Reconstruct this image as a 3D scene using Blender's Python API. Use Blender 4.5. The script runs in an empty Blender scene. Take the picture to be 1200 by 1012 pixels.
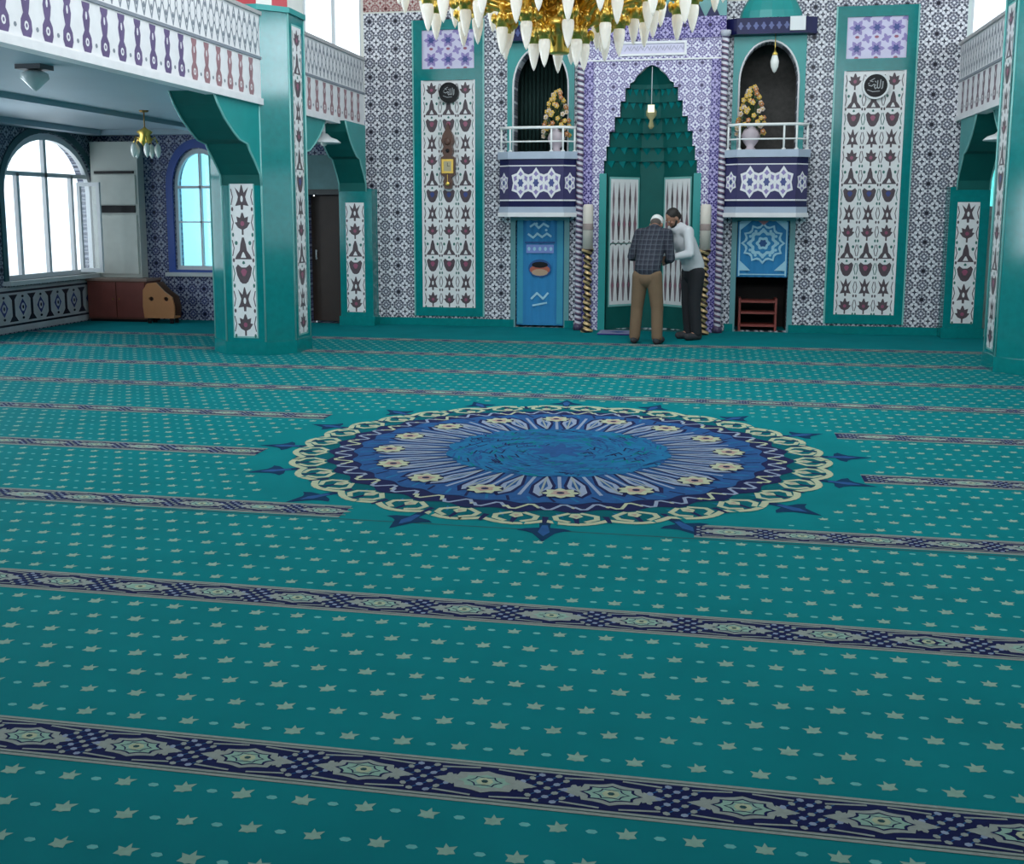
import bpy, bmesh, math, random
from math import sin, cos, pi, radians, atan2, hypot, sqrt, floor as flr
from mathutils import Vector, Matrix
from mathutils.geometry import delaunay_2d_cdt
random.seed(7)
SC = bpy.context.scene
COL = SC.collection
Z = Vector((0, 0, 1))

# ---------------------------------------------------------------- node maths
class X:
    """a socket (or number) in a shader tree, with operators"""
    def __init__(s, t, v): s.t, s.v = t, v
    def _m(s, op, *o):
        n = s.t.nodes.new('ShaderNodeMath'); n.operation = op
        for i, a in enumerate((s,) + o):
            a = a.v if isinstance(a, X) else a
            if isinstance(a, (int, float)): n.inputs[i].default_value = a
            else: s.t.links.new(a, n.inputs[i])
        return X(s.t, n.outputs[0])
    def __add__(s, o): return s._m('ADD', o)
    def __sub__(s, o): return s._m('SUBTRACT', o)
    def __mul__(s, o): return s._m('MULTIPLY', o)
    def __truediv__(s, o): return s._m('DIVIDE', o)
    def __lt__(s, o): return s._m('LESS_THAN', o)
    def __gt__(s, o): return s._m('GREATER_THAN', o)
    def fr(s): return s._m('FRACT')
    def fl(s): return s._m('FLOOR')
    def ab(s): return s._m('ABSOLUTE')
    def sn(s): return s._m('SINE')
    def cs(s): return s._m('COSINE')
    def sq(s): return s._m('SQRT')
    def mx(s, o): return s._m('MAXIMUM', o)
    def mn(s, o): return s._m('MINIMUM', o)
    def at(s, o): return s._m('ARCTAN2', o)
    def md(s, o): return s._m('FLOORED_MODULO', o)
def mixc(t, f, a, b):
    n = t.nodes.new('ShaderNodeMix'); n.data_type = 'RGBA'
    for k, val in ((0, f), (6, a), (7, b)):
        val = val.v if isinstance(val, X) else val
        if isinstance(val, (int, float)): n.inputs[k].default_value = val
        elif isinstance(val, tuple): n.inputs[k].default_value = (*val, 1)
        else: t.links.new(val, n.inputs[k])
    return n.outputs[2]
def newmat(name):
    m = bpy.data.materials.new(name); m.use_nodes = True
    t = m.node_tree; b = t.nodes['Principled BSDF']
    return m, t, b
def coords(t):
    tc = t.nodes.new('ShaderNodeTexCoord'); s = t.nodes.new('ShaderNodeSeparateXYZ')
    t.links.new(tc.outputs['Object'], s.inputs[0])
    return [X(t, s.outputs[i]) for i in range(3)], tc.outputs['Object']
MATS = {}
def mat(name, col, rough=.5, metal=0, var=.12, vs=6, sheen=0, emit=0, ecol=None, spec=.5, coat=0):
    if name in MATS: return MATS[name]
    m, t, b = newmat(name)
    c, vec = coords(t)
    n = t.nodes.new('ShaderNodeTexNoise'); n.inputs['Scale'].default_value = vs; n.inputs['Detail'].default_value = 4
    t.links.new(vec, n.inputs['Vector'])
    lo = tuple(x * (1 - var) for x in col); hi = tuple(min(1, x * (1 + var)) for x in col)
    t.links.new(mixc(t, X(t, n.outputs[0]), lo, hi), b.inputs['Base Color'])
    b.inputs['Roughness'].default_value = rough; b.inputs['Metallic'].default_value = metal
    b.inputs['Specular IOR Level'].default_value = spec
    b.inputs['Coat Weight'].default_value = coat
    if sheen: b.inputs['Sheen Weight'].default_value = sheen; b.inputs['Sheen Roughness'].default_value = .45
    if emit:
        b.inputs['Emission Color'].default_value = (*(ecol or col), 1); b.inputs['Emission Strength'].default_value = emit
    MATS[name] = m
    return m
def tile_mat(name, axes, cell, base, dark, mid, rough=.28, star=.20, ring=(.27, .37)):
    """small repeating glazed tile ornament: stars, rings and dots"""
    if name in MATS: return MATS[name]
    m, t, b = newmat(name); c, vec = coords(t)
    u, v = c[axes[0]], c[axes[1]]
    def cellp(s, off):
        return ((u / s + off).fr() - .5, (v / s + off).fr() - .5)
    px, py = cellp(cell, 0.0)
    r = (px * px + py * py).sq(); th = py.at(px)
    f = 2 * pi * 3 / cell
    lace = ((u * f).cs() * (v * f).cs()) > -.05
    lace2 = ((u * f).cs() * (v * f).cs()) < -.62
    st = (r < ((th * 8).cs() * .07 + star)) * (r > .085)
    rg = (r > ring[0]) * (r < ((th * 8).cs() * .04 + ring[1])) * ((th * 4).cs().ab() > .45)
    qx, qy = cellp(cell, .5)
    r2 = (qx * qx + qy * qy).sq(); th2 = qy.at(qx)
    halo = r2 < .21
    dot = r2 < ((th2 * 4).cs() * .05 + .12)
    gx, gy = cellp(cell * 2, .25)
    r3 = (gx * gx + gy * gy).sq()
    boss = r3 < .068
    col = mixc(t, lace, mid, base)
    col = mixc(t, lace2 * .7, col, dark)
    col = mixc(t, rg * .8, col, dark)
    col = mixc(t, halo, col, base)
    col = mixc(t, st, col, mid)
    col = mixc(t, dot, col, dark)
    col = mixc(t, boss, col, tuple(x * .3 for x in dark))
    n = t.nodes.new('ShaderNodeTexNoise'); n.inputs['Scale'].default_value = 9; t.links.new(vec, n.inputs['Vector'])
    col = mixc(t, X(t, n.outputs[0]) * .15, col, mid)
    t.links.new(col, b.inputs['Base Color']); b.inputs['Roughness'].default_value = rough; b.inputs['Specular IOR Level'].default_value = .22
    MATS[name] = m
    return m
def glass_mat(name, tint=(1, 1, 1), rough=.03):
    m, t, b = newmat(name)
    out = t.nodes['Material Output']
    tr = t.nodes.new('ShaderNodeBsdfTransparent'); tr.inputs[0].default_value = (*tint, 1)
    gl = t.nodes.new('ShaderNodeBsdfGlossy'); gl.inputs['Roughness'].default_value = rough
    mx = t.nodes.new('ShaderNodeMixShader'); mx.inputs[0].default_value = .07
    t.links.new(tr.outputs[0], mx.inputs[1]); t.links.new(gl.outputs[0], mx.inputs[2])
    t.links.new(mx.outputs[0], out.inputs[0]); MATS[name] = m
    return m

# ---------------------------------------------------------------- materials
teal = mat('teal_glazed_tile', (.003, .185, .185), .10, var=.22, vs=14, spec=.6)
tealL = mat('bright_teal_paint', (.012, .27, .26), .35, var=.12)
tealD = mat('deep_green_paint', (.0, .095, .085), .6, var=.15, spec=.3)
white = mat('white_paint', (.75, .76, .76), .45, var=.04)
cream = mat('cream_plaster', (.72, .70, .64), .8, var=.06)
navy = mat('navy_tile', (.008, .010, .065), .3, var=.3, spec=.2)
gold = mat('gold_brass', (.95, .60, .14), .34, 1, var=.2, vs=25)
golddk = mat('dark_gold', (.30, .17, .05), .4, .8, var=.3, vs=30)
black = mat('black_lacquer', (.012, .012, .014), .35, spec=.2)
brown = mat('brown_wood', (.12, .035, .02), .5, var=.3)
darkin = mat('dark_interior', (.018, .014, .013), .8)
T_main = tile_mat('front_wall_tile', (0, 2), .195, (.80, .79, .82), (.03, .03, .05), (.15, .15, .20))
T_lav = tile_mat('lavender_tile', (0, 2), .15, (.78, .76, .86), (.09, .06, .24), (.24, .20, .38))
T_pur = tile_mat('purple_floral_tile', (0, 2), .17, (.46, .40, .66), (.02, .012, .12), (.06, .04, .22))
T_side = tile_mat('gallery_wall_tile_side', (1, 2), .195, (.34, .36, .42), (.012, .015, .04), (.06, .07, .12))
T_front = tile_mat('gallery_wall_tile_front', (0, 2), .195, (.36, .38, .46), (.012, .015, .06), (.05, .06, .16))
T_red = tile_mat('red_floral_tile', (0, 2), .16, (.60, .50, .46), (.22, .03, .04), (.40, .22, .20))

# ---------------------------------------------------------------- mesh helpers
def link(name, me, parent=None):
    o = bpy.data.objects.new(name, me); COL.objects.link(o)
    if parent: o.parent = parent
    return o
class MB:
    """collects shapes, several materials, one mesh"""
    def __init__(s): s.v, s.f, s.m, s.sm, s.mats = [], [], [], [], []
    def mi(s, m):
        if m not in s.mats: s.mats.append(m)
        return s.mats.index(m)
    def add(s, vs, fs, m, smooth=False):
        b = len(s.v); s.v += [tuple(x) for x in vs]; k = s.mi(m)
        for f in fs: s.f.append([b + i for i in f]); s.m.append(k); s.sm.append(smooth)
    def box(s, x0, x1, y0, y1, z0, z1, m):
        vs = [(x, y, z) for x in (x0, x1) for y in (y0, y1) for z in (z0, z1)]
        s.add(vs, [(0, 1, 3, 2), (4, 6, 7, 5), (0, 4, 5, 1), (2, 3, 7, 6), (0, 2, 6, 4), (1, 5, 7, 3)], m)
    def prism(s, pts, z0, z1, m, mcap=None):
        n = len(pts)
        s.add([(p[0], p[1], z0) for p in pts] + [(p[0], p[1], z1) for p in pts],
              [(i, (i + 1) % n, n + (i + 1) % n, n + i) for i in range(n)], m)
        s.add([(p[0], p[1], z0) for p in pts] + [(p[0], p[1], z1) for p in pts],
              [tuple(range(n))[::-1], tuple(range(n, 2 * n))], mcap or m)
    def lathe(s, prof, m, c=(0, 0, 0), n=20, smooth=True, ang=(0, 2 * pi), sx=1, sy=1):
        vs, fs = [], []; full = abs(ang[1] - ang[0] - 2 * pi) < 1e-6
        k = n if full else n + 1
        for r, z in prof:
            for i in range(k):
                a = ang[0] + (ang[1] - ang[0]) * i / n
                vs.append((c[0] + r * cos(a) * sx, c[1] + r * sin(a) * sy, c[2] + z))
        for j in range(len(prof) - 1):
            for i in range(n):
                i2 = (i + 1) % k
                fs.append((j * k + i, j * k + i2, (j + 1) * k + i2, (j + 1) * k + i))
        if full:
            if prof[0][0] > 1e-4: fs.append(tuple(range(k))[::-1])
            if prof[-1][0] > 1e-4: fs.append(tuple(range((len(prof) - 1) * k, len(prof) * k)))
        s.add(vs, fs, m, smooth)
    def tube(s, pts, r, m, n=8, smooth=True):
        pts = [Vector(p) for p in pts]; rs = r if isinstance(r, (list, tuple)) else [r] * len(pts)
        vs, fs = [], []; up = None
        for i, p in enumerate(pts):
            d = (pts[min(i + 1, len(pts) - 1)] - pts[max(i - 1, 0)]).normalized()
            if up is None: up = Vector((0, 0, 1)) if abs(d.z) < .9 else Vector((1, 0, 0))
            a = d.cross(up).normalized(); b = a.cross(d).normalized(); up = b
            for k in range(n):
                t = 2 * pi * k / n
                vs.append(p + (a * cos(t) + b * sin(t)) * rs[i])
        for i in range(len(pts) - 1):
            for k in range(n):
                fs.append((i * n + k, i * n + (k + 1) % n, (i + 1) * n + (k + 1) % n, (i + 1) * n + k))
        fs.append(tuple(range(n))[::-1]); fs.append(tuple(range((len(pts) - 1) * n, len(pts) * n)))
        s.add(vs, fs, m, smooth)
    def ball(s, c, r, m, n=12, sc=(1, 1, 1)):
        prof = [(max(1e-5, r * sin(pi * i / n)), -r * cos(pi * i / n)) for i in range(n + 1)]
        b0 = len(s.v); s.lathe(prof, m, (0, 0, 0), n)
        for i in range(b0, len(s.v)):
            x, y, z = s.v[i]; s.v[i] = (c[0] + x * sc[0], c[1] + y * sc[1], c[2] + z * sc[2])
    def build(s, name, parent=None):
        me = bpy.data.meshes.new(name); me.from_pydata(s.v, [], s.f)
        for m in s.mats: me.materials.append(m)
        me.polygons.foreach_set('material_index', s.m); me.polygons.foreach_set('use_smooth', s.sm)
        me.validate(); me.update()
        return link(name, me, parent)
class Pat(MB):
    """flat glazed or woven pattern, drawn in layers on a plane"""
    def __init__(s, o, u, v, n, eps=.0006):
        super().__init__(); s.o, s.u, s.w, s.n, s.eps = Vector(o), Vector(u), Vector(v), Vector(n), eps
    def poly(s, pts, m, L=1):
        s.cnt = getattr(s, 'cnt', 0) + 1
        vs = [s.o + s.u * a + s.w * b + s.n * ((L + (s.cnt % 23) * .028) * s.eps) for a, b in pts]
        s.add(vs, [tuple(range(len(pts)))], m)
    def rect(s, a0, a1, b0, b1, m, L=1): s.poly([(a0, b0), (a1, b0), (a1, b1), (a0, b1)], m, L)
    def line(s, pts, w, m, L=2, closed=False):
        if closed: pts = list(pts) + [pts[0]]
        for (a, b), (c, d) in zip(pts, pts[1:]):
            l = hypot(c - a, d - b)
            if l < 1e-6: continue
            nx, ny = -(d - b) / l * w / 2, (c - a) / l * w / 2
            ex, ey = (c - a) / l * w * .3, (d - b) / l * w * .3
            s.poly([(a + nx - ex, b + ny - ey), (a - nx - ex, b - ny - ey), (c - nx + ex, d - ny + ey), (c + nx + ex, d + ny + ey)], m, L)
    def blob(s, cx, cy, rx, ry, m, L=2, n=10, rot=0, k=0, amp=0):
        pts = []
        for i in range(n):
            t = 2 * pi * i / n; q = 1 + amp * cos(k * t)
            a, b = rx * q * cos(t), ry * q * sin(t)
            pts.append((cx + a * cos(rot) - b * sin(rot), cy + a * sin(rot) + b * cos(rot)))
        s.poly(pts, m, L)
def inside(p, loop):
    r = False; n = len(loop)
    for i in range(n):
        (x1, y1), (x2, y2) = loop[i], loop[(i + 1) % n]
        if (y1 > p[1]) != (y2 > p[1]) and p[0] < (x2 - x1) * (p[1] - y1) / (y2 - y1) + x1: r = not r
    return r
def plate(mb, outer, holes, to3, n, th, m, medge=None):
    """plate with holes: outline -> front face, back face, reveals"""
    vs, es = [], []
    for lp in [outer] + holes:
        b = len(vs); vs += [Vector(p) for p in lp]; es += [(b + i, b + (i + 1) % len(lp)) for i in range(len(lp))]
    ov, oe, of, _, _, _ = delaunay_2d_cdt(vs, es, [], 0, 1e-5)
    tris = []
    for f in of:
        c = (sum(ov[i].x for i in f) / 3, sum(ov[i].y for i in f) / 3)
        if inside(c, outer) and not any(inside(c, h) for h in holes): tris.append(tuple(f))
    n = Vector(n)
    F = [Vector(to3(v.x, v.y)) for v in ov]; B = [p - n * th for p in F]
    mb.add(F, tris, m); mb.add(B, [t[::-1] for t in tris], m)
    for lp in [outer] + holes:
        a = [Vector(to3(*p)) for p in lp]; k = len(a)
        mb.add(a + [p - n * th for p in a], [(i, (i + 1) % k, k + (i + 1) % k, k + i) for i in range(k)], medge or m)
def arch(cx, hw, z0, zs, za, n=9, power=1.0):
    """outline of an opening with a pointed arch top"""
    pts = [(cx - hw, z0), (cx + hw, z0), (cx + hw, zs)]
    H = za - zs
    for i in range(1, n):
        t = i / n; pts.append((cx + hw * cos(t * pi / 2) ** .9, zs + H * (sin(t * pi / 2) ** 1.0) * (.94 + .06 * t)))
    pts.append((cx, za))
    for i in range(n - 1, 0, -1):
        t = i / n; pts.append((cx - hw * cos(t * pi / 2) ** .9, zs + H * (sin(t * pi / 2) ** 1.0) * (.94 + .06 * t)))
    pts.append((cx - hw, zs))
    return pts
def thing(name, label, cat, loc=(0, 0, 0), group=None, rz=0):
    o = bpy.data.objects.new(name, None); COL.objects.link(o)
    o.location = loc; o.rotation_euler = (0, 0, rz); o.empty_display_size = .1
    o['label'] = label; o['category'] = cat
    if group: o['group'] = group
    return o
def tag(o, label, cat, group=None, kind=None):
    o['label'] = label; o['category'] = cat
    if group: o['group'] = group
    if kind: o['kind'] = kind
    return o
def struct(o): o['kind'] = 'structure'; return o
def child(name, mb, parent):
    """mesh written in world coordinates, parented to a thing standing at parent.location"""
    o = mb.build(name, parent)
    L = parent.location if parent.parent is None else Vector((0, 0, 0))
    p = parent
    off = Vector((0, 0, 0))
    while p: off += p.location; p = p.parent
    o.data.transform(Matrix.Translation(-off)); return o
def dup(o, parent=None):
    c = o.copy(); COL.objects.link(c)
    if parent: c.parent = parent
    for ch in list(o.children): dup(ch, c)
    return c

YW = 15.8          # front wall
CX = -.88          # axis of the hall
# ================================================================= SETTING
fl = MB(); fl.box(-9.7, 7.95, -3.2, 17.2, -.25, -.012, mat('screed', (.12, .12, .12), .9)); struct(fl.build('floor'))

# front wall with openings
nic = [CX - 1.57, CX + 1.57]
def W3(y): return lambda a, b: (a, y, b)
holes = []
for c in nic:
    holes.append(arch(c, .38, 2.5, 3.42, 3.95))
    holes.append([(c - .36, .001), (c + .36, .001), (c + .36, 1.60), (c - .36, 1.60)])
holes.append([(CX - .66, .001), (CX + .66, .001), (CX + .66, 3.8), (CX - .66, 3.8)])
wf = MB()
plate(wf, [(-5.06, 0), (3.2, 0), (3.2, 4.5), (-5.06, 4.5)], holes, W3(YW), (0, -1, 0), .25, T_main)
wf.box(-5.06, 3.2, YW, YW + .25, 4.5, 7, cream)
wf.box(-5.06, 3.2, YW - .012, YW, 4.52, 4.95, T_red)
struct(wf.build('wall_front'))
# gallery stretches of the front wall
wl = MB()
plate(wl, [(-9.6, 0), (-5.061, 0), (-5.061, 3.0), (-9.6, 3.0)],
      [arch(-7.72, .42, .78, 2.05, 2.62), [(-5.98, .001), (-5.36, .001), (-5.36, 1.92), (-5.98, 1.92)]], W3(YW), (0, -1, 0), .25, T_front)
plate(wl, [(-9.6, 3.0), (-5.061, 3.0), (-5.061, 7), (-9.6, 7)], [[(-9.2, 3.7), (-5.10, 3.7), (-5.10, 5.9), (-9.2, 5.9)]], W3(YW), (0, -1, 0), .25, cream)
struct(wl.build('wall_front_left'))
wr = MB()
plate(wr, [(3.201, 0), (7.9, 0), (7.9, 7), (3.201, 7)],
      [[(3.55, .001), (4.15, .001), (4.15, 1.62), (3.55, 1.62)], arch(3.86, .30, 1.75, 2.2, 2.7), [(3.24, 3.7), (7.4, 3.7), (7.4, 6.2), (3.24, 6.2)]],
      W3(YW), (0, -1, 0), .25, mat('pale_plaster', (.62, .68, .66), .8))
struct(wr.build('wall_front_right'))
# left outer wall
wo = MB()
lw = [arch(14.62, 1.12, .72, 1.95, 2.78), arch(11.2, 1.12, .72, 1.95, 2.78), arch(7.9, 1.12, .72, 1.95, 2.78), arch(4.6, 1.12, .72, 1.95, 2.78)]
plate(wo, [(-3, 0), (16, 0), (16, 3.0), (-3, 3.0)], lw, lambda a, b: (-9.45, a, b), (1, 0, 0), .25, T_side)
uw = [[(y - 1.0, 4.2), (y + 1.0, 4.2), (y + 1.0, 5.9), (y - 1.0, 5.9)] for y in (14.3, 11.2, 7.9, 4.6)]
plate(wo, [(-3, 3.0), (16, 3.0), (16, 7), (-3, 7)], uw, lambda a, b: (-9.45, a, b), (1, 0, 0), .25, cream)
struct(wo.build('wall_left'))
wq = MB()
rwin = [[(y - 1.1, .8), (y + 1.1, .8), (y + 1.1, 2.7), (y - 1.1, 2.7)] for y in (14.2, 10.8, 7.4, 4.0)] + \
       [[(y - 1.3, 3.9), (y + 1.3, 3.9), (y + 1.3, 6.2), (y - 1.3, 6.2)] for y in (14.2, 10.8, 7.4, 4.0)]
plate(wq, [(-3, 0), (16, 0), (16, 7), (-3, 7)], rwin, lambda a, b: (7.7, a, b), (-1, 0, 0), .25, mat('pale_plaster', (.62, .68, .66), .8))
struct(wq.build('wall_right'))
# gallery slabs (ceiling of the aisles) and ceiling of the hall
gm = mat('pale_blue_ceiling', (.36, .44, .50), .5, var=.08, vs=2)
g = MB(); g.box(-9.45, -5.195, -3, YW, 2.9, 3.04, gm); g.box(-9.45, -9.2, -3, YW, 2.82, 2.9, gm); g.box(-9.2, -5.7, YW - .2, YW, 2.82, 2.9, gm)
g.box(-7.6, -7.35, -3, YW - .2, 2.84, 2.9, gm)
struct(g.build('ceiling_left'))
g = MB(); g.box(3.265, 7.7, -3, YW, 2.9, 3.04, gm); struct(g.build('ceiling_right'))
g = MB(); g.box(-9.6, 7.9, -3, 16.05, 7.0, 7.15, cream); struct(g.build('ceiling'))
# assumed gallery over the camera: unseen slab, lengthened to shade the near carpet
g = MB(); g.box(-5.07, 3.14, -3, 2.7, 2.9, 3.05, gm); struct(g.build('ceiling_back'))

m = MB(); m.box(-9.7, 7.95, -3.2, -3.0, 0, 3.0, T_front); m.box(-9.7, 7.95, -3.2, -3.0, 3.0, 4.2, cream); m.box(-9.7, 7.95, -3.2, -3.0, 6.4, 7, cream)
for a in (-9.7, -5.2, -.95, 3.2, 7.75): m.box(a, a + .2, -3.2, -3.0, 4.2, 6.4, cream)
struct(m.build('wall_back'))  # unseen wall, added to close the back and darken the near floor
# ================================================================= WINDOWS, DOORS
glass = glass_mat('clear_glass', (.97, .99, 1))
cyan = glass_mat('cyan_curtained_glass', (.50, .80, .88), .2)
frm = mat('white_window_frame', (.62, .64, .66), .35, var=.03)
def win_left(yc, name):
    """arched window in the left aisle: pane, frame, sill"""
    r = bpy.data.objects.new(name, None); COL.objects.link(r); r.location = (-9.5, yc, .72); struct(r)
    m = MB(); plate(m, arch(yc, 1.11, .73, 1.95, 2.77), [], lambda a, b: (-9.56, a, b), (1, 0, 0), .01, glass); child('pane', m, r)
    m = MB(); o = arch(yc, 1.12, .72, 1.95, 2.78); i = arch(yc, 1.05, .79, 1.93, 2.69)
    plate(m, o, [i], lambda a, b: (-9.48, a, b), (1, 0, 0), .07, frm)
    for y in (-.72, -.05, .6):
        m.box(-9.55, -9.49, yc + y - .03, yc + y + .03, .79, 2.2 if y != -.05 else 2.69, frm)
    m.box(-9.55, -9.49, yc - 1.0, yc + 1.0, 2.16, 2.22, frm)
    child('window_frame', m, r)
    m = MB(); m.box(-9.62, -9.33, yc - 1.25, yc + 1.25, .66, .72, mat('marble_sill', (.5, .52, .52), .3)); child('window_sill', m, r)
    m = MB()
    plate(m, arch(yc, 1.22, .72, 1.95, 2.89), [arch(yc, 1.13, .72, 1.95, 2.79)], lambda a, b: (-9.43, a, b), (1, 0, 0), .02, mat('dark_green_trim', (.01, .07, .08), .35)); child('window_trim', m, r)
    return r
k = 1
for y in (14.62, 11.2, 7.9, 4.6): win_left(y, 'window_%d' % k); k += 1
# open casement of the nearest aisle window to the front wall
sh3 = lambda off: (lambda a, b: (-9.42 + a, 15.22 - a * .12 + off, b))
m = MB()
plate(m, [(0, .76), (.40, .76), (.40, 2.10), (0, 2.10)], [[(.055, .82), (.345, .82), (.345, 2.04), (.055, 2.04)]], sh3(0), (0, -1, 0), .04, frm)
cs = MB(); plate(cs, [(.055, .82), (.345, .82), (.345, 2.04), (.055, 2.04)], [], sh3(.02), (0, -1, 0), .006, glass)
r = thing('window_sash', 'white window sash swung open beside the tall white cabinet', 'window', (-9.42, 15.22, .76))
child('sash_frame', m, r); child('pane', cs, r)
# blue window
r = bpy.data.objects.new('window_5', None); COL.objects.link(r); r.location = (-7.72, YW, .78); struct(r)
m = MB(); plate(m, arch(-7.72, .41, .79, 2.05, 2.61), [], W3(YW + .12), (0, -1, 0), .01, cyan); child('pane', m, r)
m = MB(); plate(m, arch(-7.72, .42, .78, 2.05, 2.62), [arch(-7.72, .37, .84, 2.03, 2.55)], W3(YW + .03), (0, -1, 0), .06, frm)
m.box(-7.735, -7.705, YW + .03, YW + .09, .84, 2.55, frm); m.box(-8.1, -7.34, YW + .03, YW + .09, 2.02, 2.06, frm); m.box(-8.1, -7.34, YW + .03, YW + .09, 1.5, 1.52, frm)
child('window_frame', m, r)
m = MB(); plate(m, arch(-7.72, .54, .72, 2.05, 2.76), [arch(-7.72, .43, .78, 2.05, 2.63)], W3(YW - .025), (0, -1, 0), .025, mat('royal_blue_trim', (.01, .06, .30), .35)); child('window_trim', m, r)
m = MB(); m.box(-8.3, -7.15, YW - .08, YW + .1, .68, .74, mat('marble_sill', (.5, .52, .52), .3)); child('window_sill', m, r)
# upper windows
def win_rect(name, x, y0, y1, z0, z1, nm=3, nt=1):
    r = bpy.data.objects.new(name, None); COL.objects.link(r); r.location = (x, (y0 + y1) / 2, z0); struct(r)
    m = MB(); m.box(x - .005, x + .005, y0, y1, z0, z1, glass); child('pane', m, r)
    m = MB(); plate(m, [(y0, z0), (y1, z0), (y1, z1), (y0, z1)], [[(y0 + .06, z0 + .06), (y1 - .06, z0 + .06), (y1 - .06, z1 - .06), (y0 + .06, z1 - .06)]], lambda a, b: (x + .03, a, b), (1, 0, 0), .06, frm)
    for i in range(1, nm): yy = y0 + (y1 - y0) * i / nm; m.box(x - .02, x + .02, yy - .025, yy + .025, z0 + .06, z1 - .06, frm)
    for i in range(1, nt + 1): zz = z0 + (z1 - z0) * i / (nt + 1); m.box(x - .02, x + .02, y0 + .06, y1 - .06, zz - .025, zz + .025, frm)
    child('window_frame', m, r); return r
k = 6
for y in (14.3, 11.2, 7.9, 4.6): win_rect('window_%d' % k, -9.55, y - 1, y + 1, 4.2, 5.9); k += 1
for y in (14.2, 10.8, 7.4, 4.0):
    win_rect('window_%d' % k, 7.8, y - 1.1, y + 1.1, .8, 2.7); k += 1
    win_rect('window_%d' % k, 7.8, y - 1.3, y + 1.3, 3.9, 6.2, 4); k += 1
r = bpy.data.objects.new('window_%d' % k, None); COL.objects.link(r); r.location = (5.3, YW, 3.9); struct(r); k += 1
def upper_front(r, x0, x1, z0, z1, n):
    m = MB(); m.box(x0, x1, YW + .1, YW + .11, z0, z1, glass); child('pane', m, r)
    m = MB()
    plate(m, [(x0, z0), (x1, z0), (x1, z1), (x0, z1)], [[(x0 + .05, z0 + .06), (x1 - .05, z0 + .06), (x1 - .05, z1 - .06), (x0 + .05, z1 - .06)]], W3(YW + .08), (0, -1, 0), .06, frm)
    for i in range(1, n): a = x0 + (x1 - x0) * i / n; m.box(a - .025, a + .025, YW + .09, YW + .13, z0 + .06, z1 - .06, frm)
    m.box(x0, x1, YW + .09, YW + .13, (z0 + z1) / 2 - .02, (z0 + z1) / 2 + .02, frm)
    child('window_frame', m, r)
upper_front(r, 3.24, 7.4, 3.7, 6.2, 4)
r = bpy.data.objects.new('window_%d' % k, None); COL.objects.link(r); r.location = (-7.1, YW, 3.7); struct(r); k += 1
upper_front(r, -9.2, -5.10, 3.7, 5.9, 9)
r = bpy.data.objects.new('window_%d' % k, None); COL.objects.link(r); r.location = (3.86, YW, 1.75); struct(r)
m = MB(); plate(m, arch(3.86, .30, 1.75, 2.2, 2.7), [], W3(YW + .12), (0, -1, 0), .01, glass_mat('green_tinted_glass', (.35, .85, .8), .2)); child('pane', m, r)
# doors
r = bpy.data.objects.new('door_1', None); COL.objects.link(r); r.location = (-5.67, YW + .1, 0); struct(r)
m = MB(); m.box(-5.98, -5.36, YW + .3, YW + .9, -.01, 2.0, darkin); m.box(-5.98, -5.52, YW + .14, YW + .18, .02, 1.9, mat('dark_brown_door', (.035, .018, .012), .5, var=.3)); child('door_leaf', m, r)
m = MB(); plate(m, [(-6.05, .001), (-5.31, .001), (-5.31, 2.0), (-6.05, 2.0)], [[(-5.98, .002), (-5.36, .002), (-5.36, 1.92), (-5.98, 1.92)]], W3(YW - .03), (0, -1, 0), .03, mat('black_door_frame', (.02, .025, .025), .4)); child('door_frame', m, r)
m = MB(); m.tube([(-5.90, YW + .10, .95), (-5.90, YW + .10, 1.1)], .012, frm); m.tube([(-5.90, YW + .14, .97), (-5.90, YW + .10, .97)], .008, frm); m.tube([(-5.90, YW + .14, 1.08), (-5.90, YW + .10, 1.08)], .008, frm); child('door_handle', m, r)
m = MB(); m.box(-6.1, -5.31, YW - .035, YW, 2.0, 2.5, mat('grey_green_panel', (.10, .22, .23), .5, var=.3)); struct(m.build('trim_1'))
r = bpy.data.objects.new('door_2', None); COL.objects.link(r); r.location = (3.85, YW + .1, 0); struct(r)
m = MB(); m.box(3.55, 4.15, YW + .1, YW + .14, .01, 1.62, mat('pale_green_door', (.42, .50, .46), .5)); child('door_leaf', m, r)

# ================================================================= CARPET
cdep = mat('carpet_teal', (.004, .180, .198), .8, var=.16, vs=2.5, spec=.03)
c_star = mat('carpet_star_cream', (.24, .38, .31), .9, var=.2, vs=40, sheen=.03, spec=.08)
c_dot = mat('carpet_dot_aqua', (.13, .42, .40), .9, var=.2, vs=40, sheen=.03, spec=.08)
c_cream = mat('carpet_cream', (.27, .30, .275), .9, var=.2, vs=60, sheen=.03, spec=.08)
c_navy = mat('carpet_navy', (.006, .010, .062), .9, var=.3, vs=30, sheen=.03, spec=.08)
c_blue = mat('carpet_blue', (.014, .075, .22), .9, var=.3, vs=20, sheen=.03, spec=.08)
c_lav = mat('carpet_lavender', (.24, .29, .40), .9, var=.2, vs=40, sheen=.03, spec=.08)
c_gold = mat('carpet_gold_cream', (.40, .43, .29), .9, var=.2, vs=40, sheen=.03, spec=.08)
c_tb = mat('carpet_turquoise_blue', (.008, .13, .28), .9, var=.3, vs=12, sheen=.03, spec=.08)
c_seam = mat('carpet_seam', (.002, .05, .06), .95, var=.2)
c_pink = mat('carpet_rose', (.38, .26, .22), .9, var=.2, sheen=.03, spec=.08)
MC = (-1.02, 7.46)
car = thing('carpet', 'teal fitted carpet with star motifs, navy border stripes and round medallion', 'carpet', (MC[0], MC[1], 0))
m = MB(); m.box(-9.44, 7.69, -2.9, YW + .8, -.012, 0, cdep)
P = Pat((0, 0, 0), (1, 0, 0), (0, 1, 0), (0, 0, 1), .0006)
bandY = [3.06 + 1.367 * k for k in range(-2, 9)]
BW = .235
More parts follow.
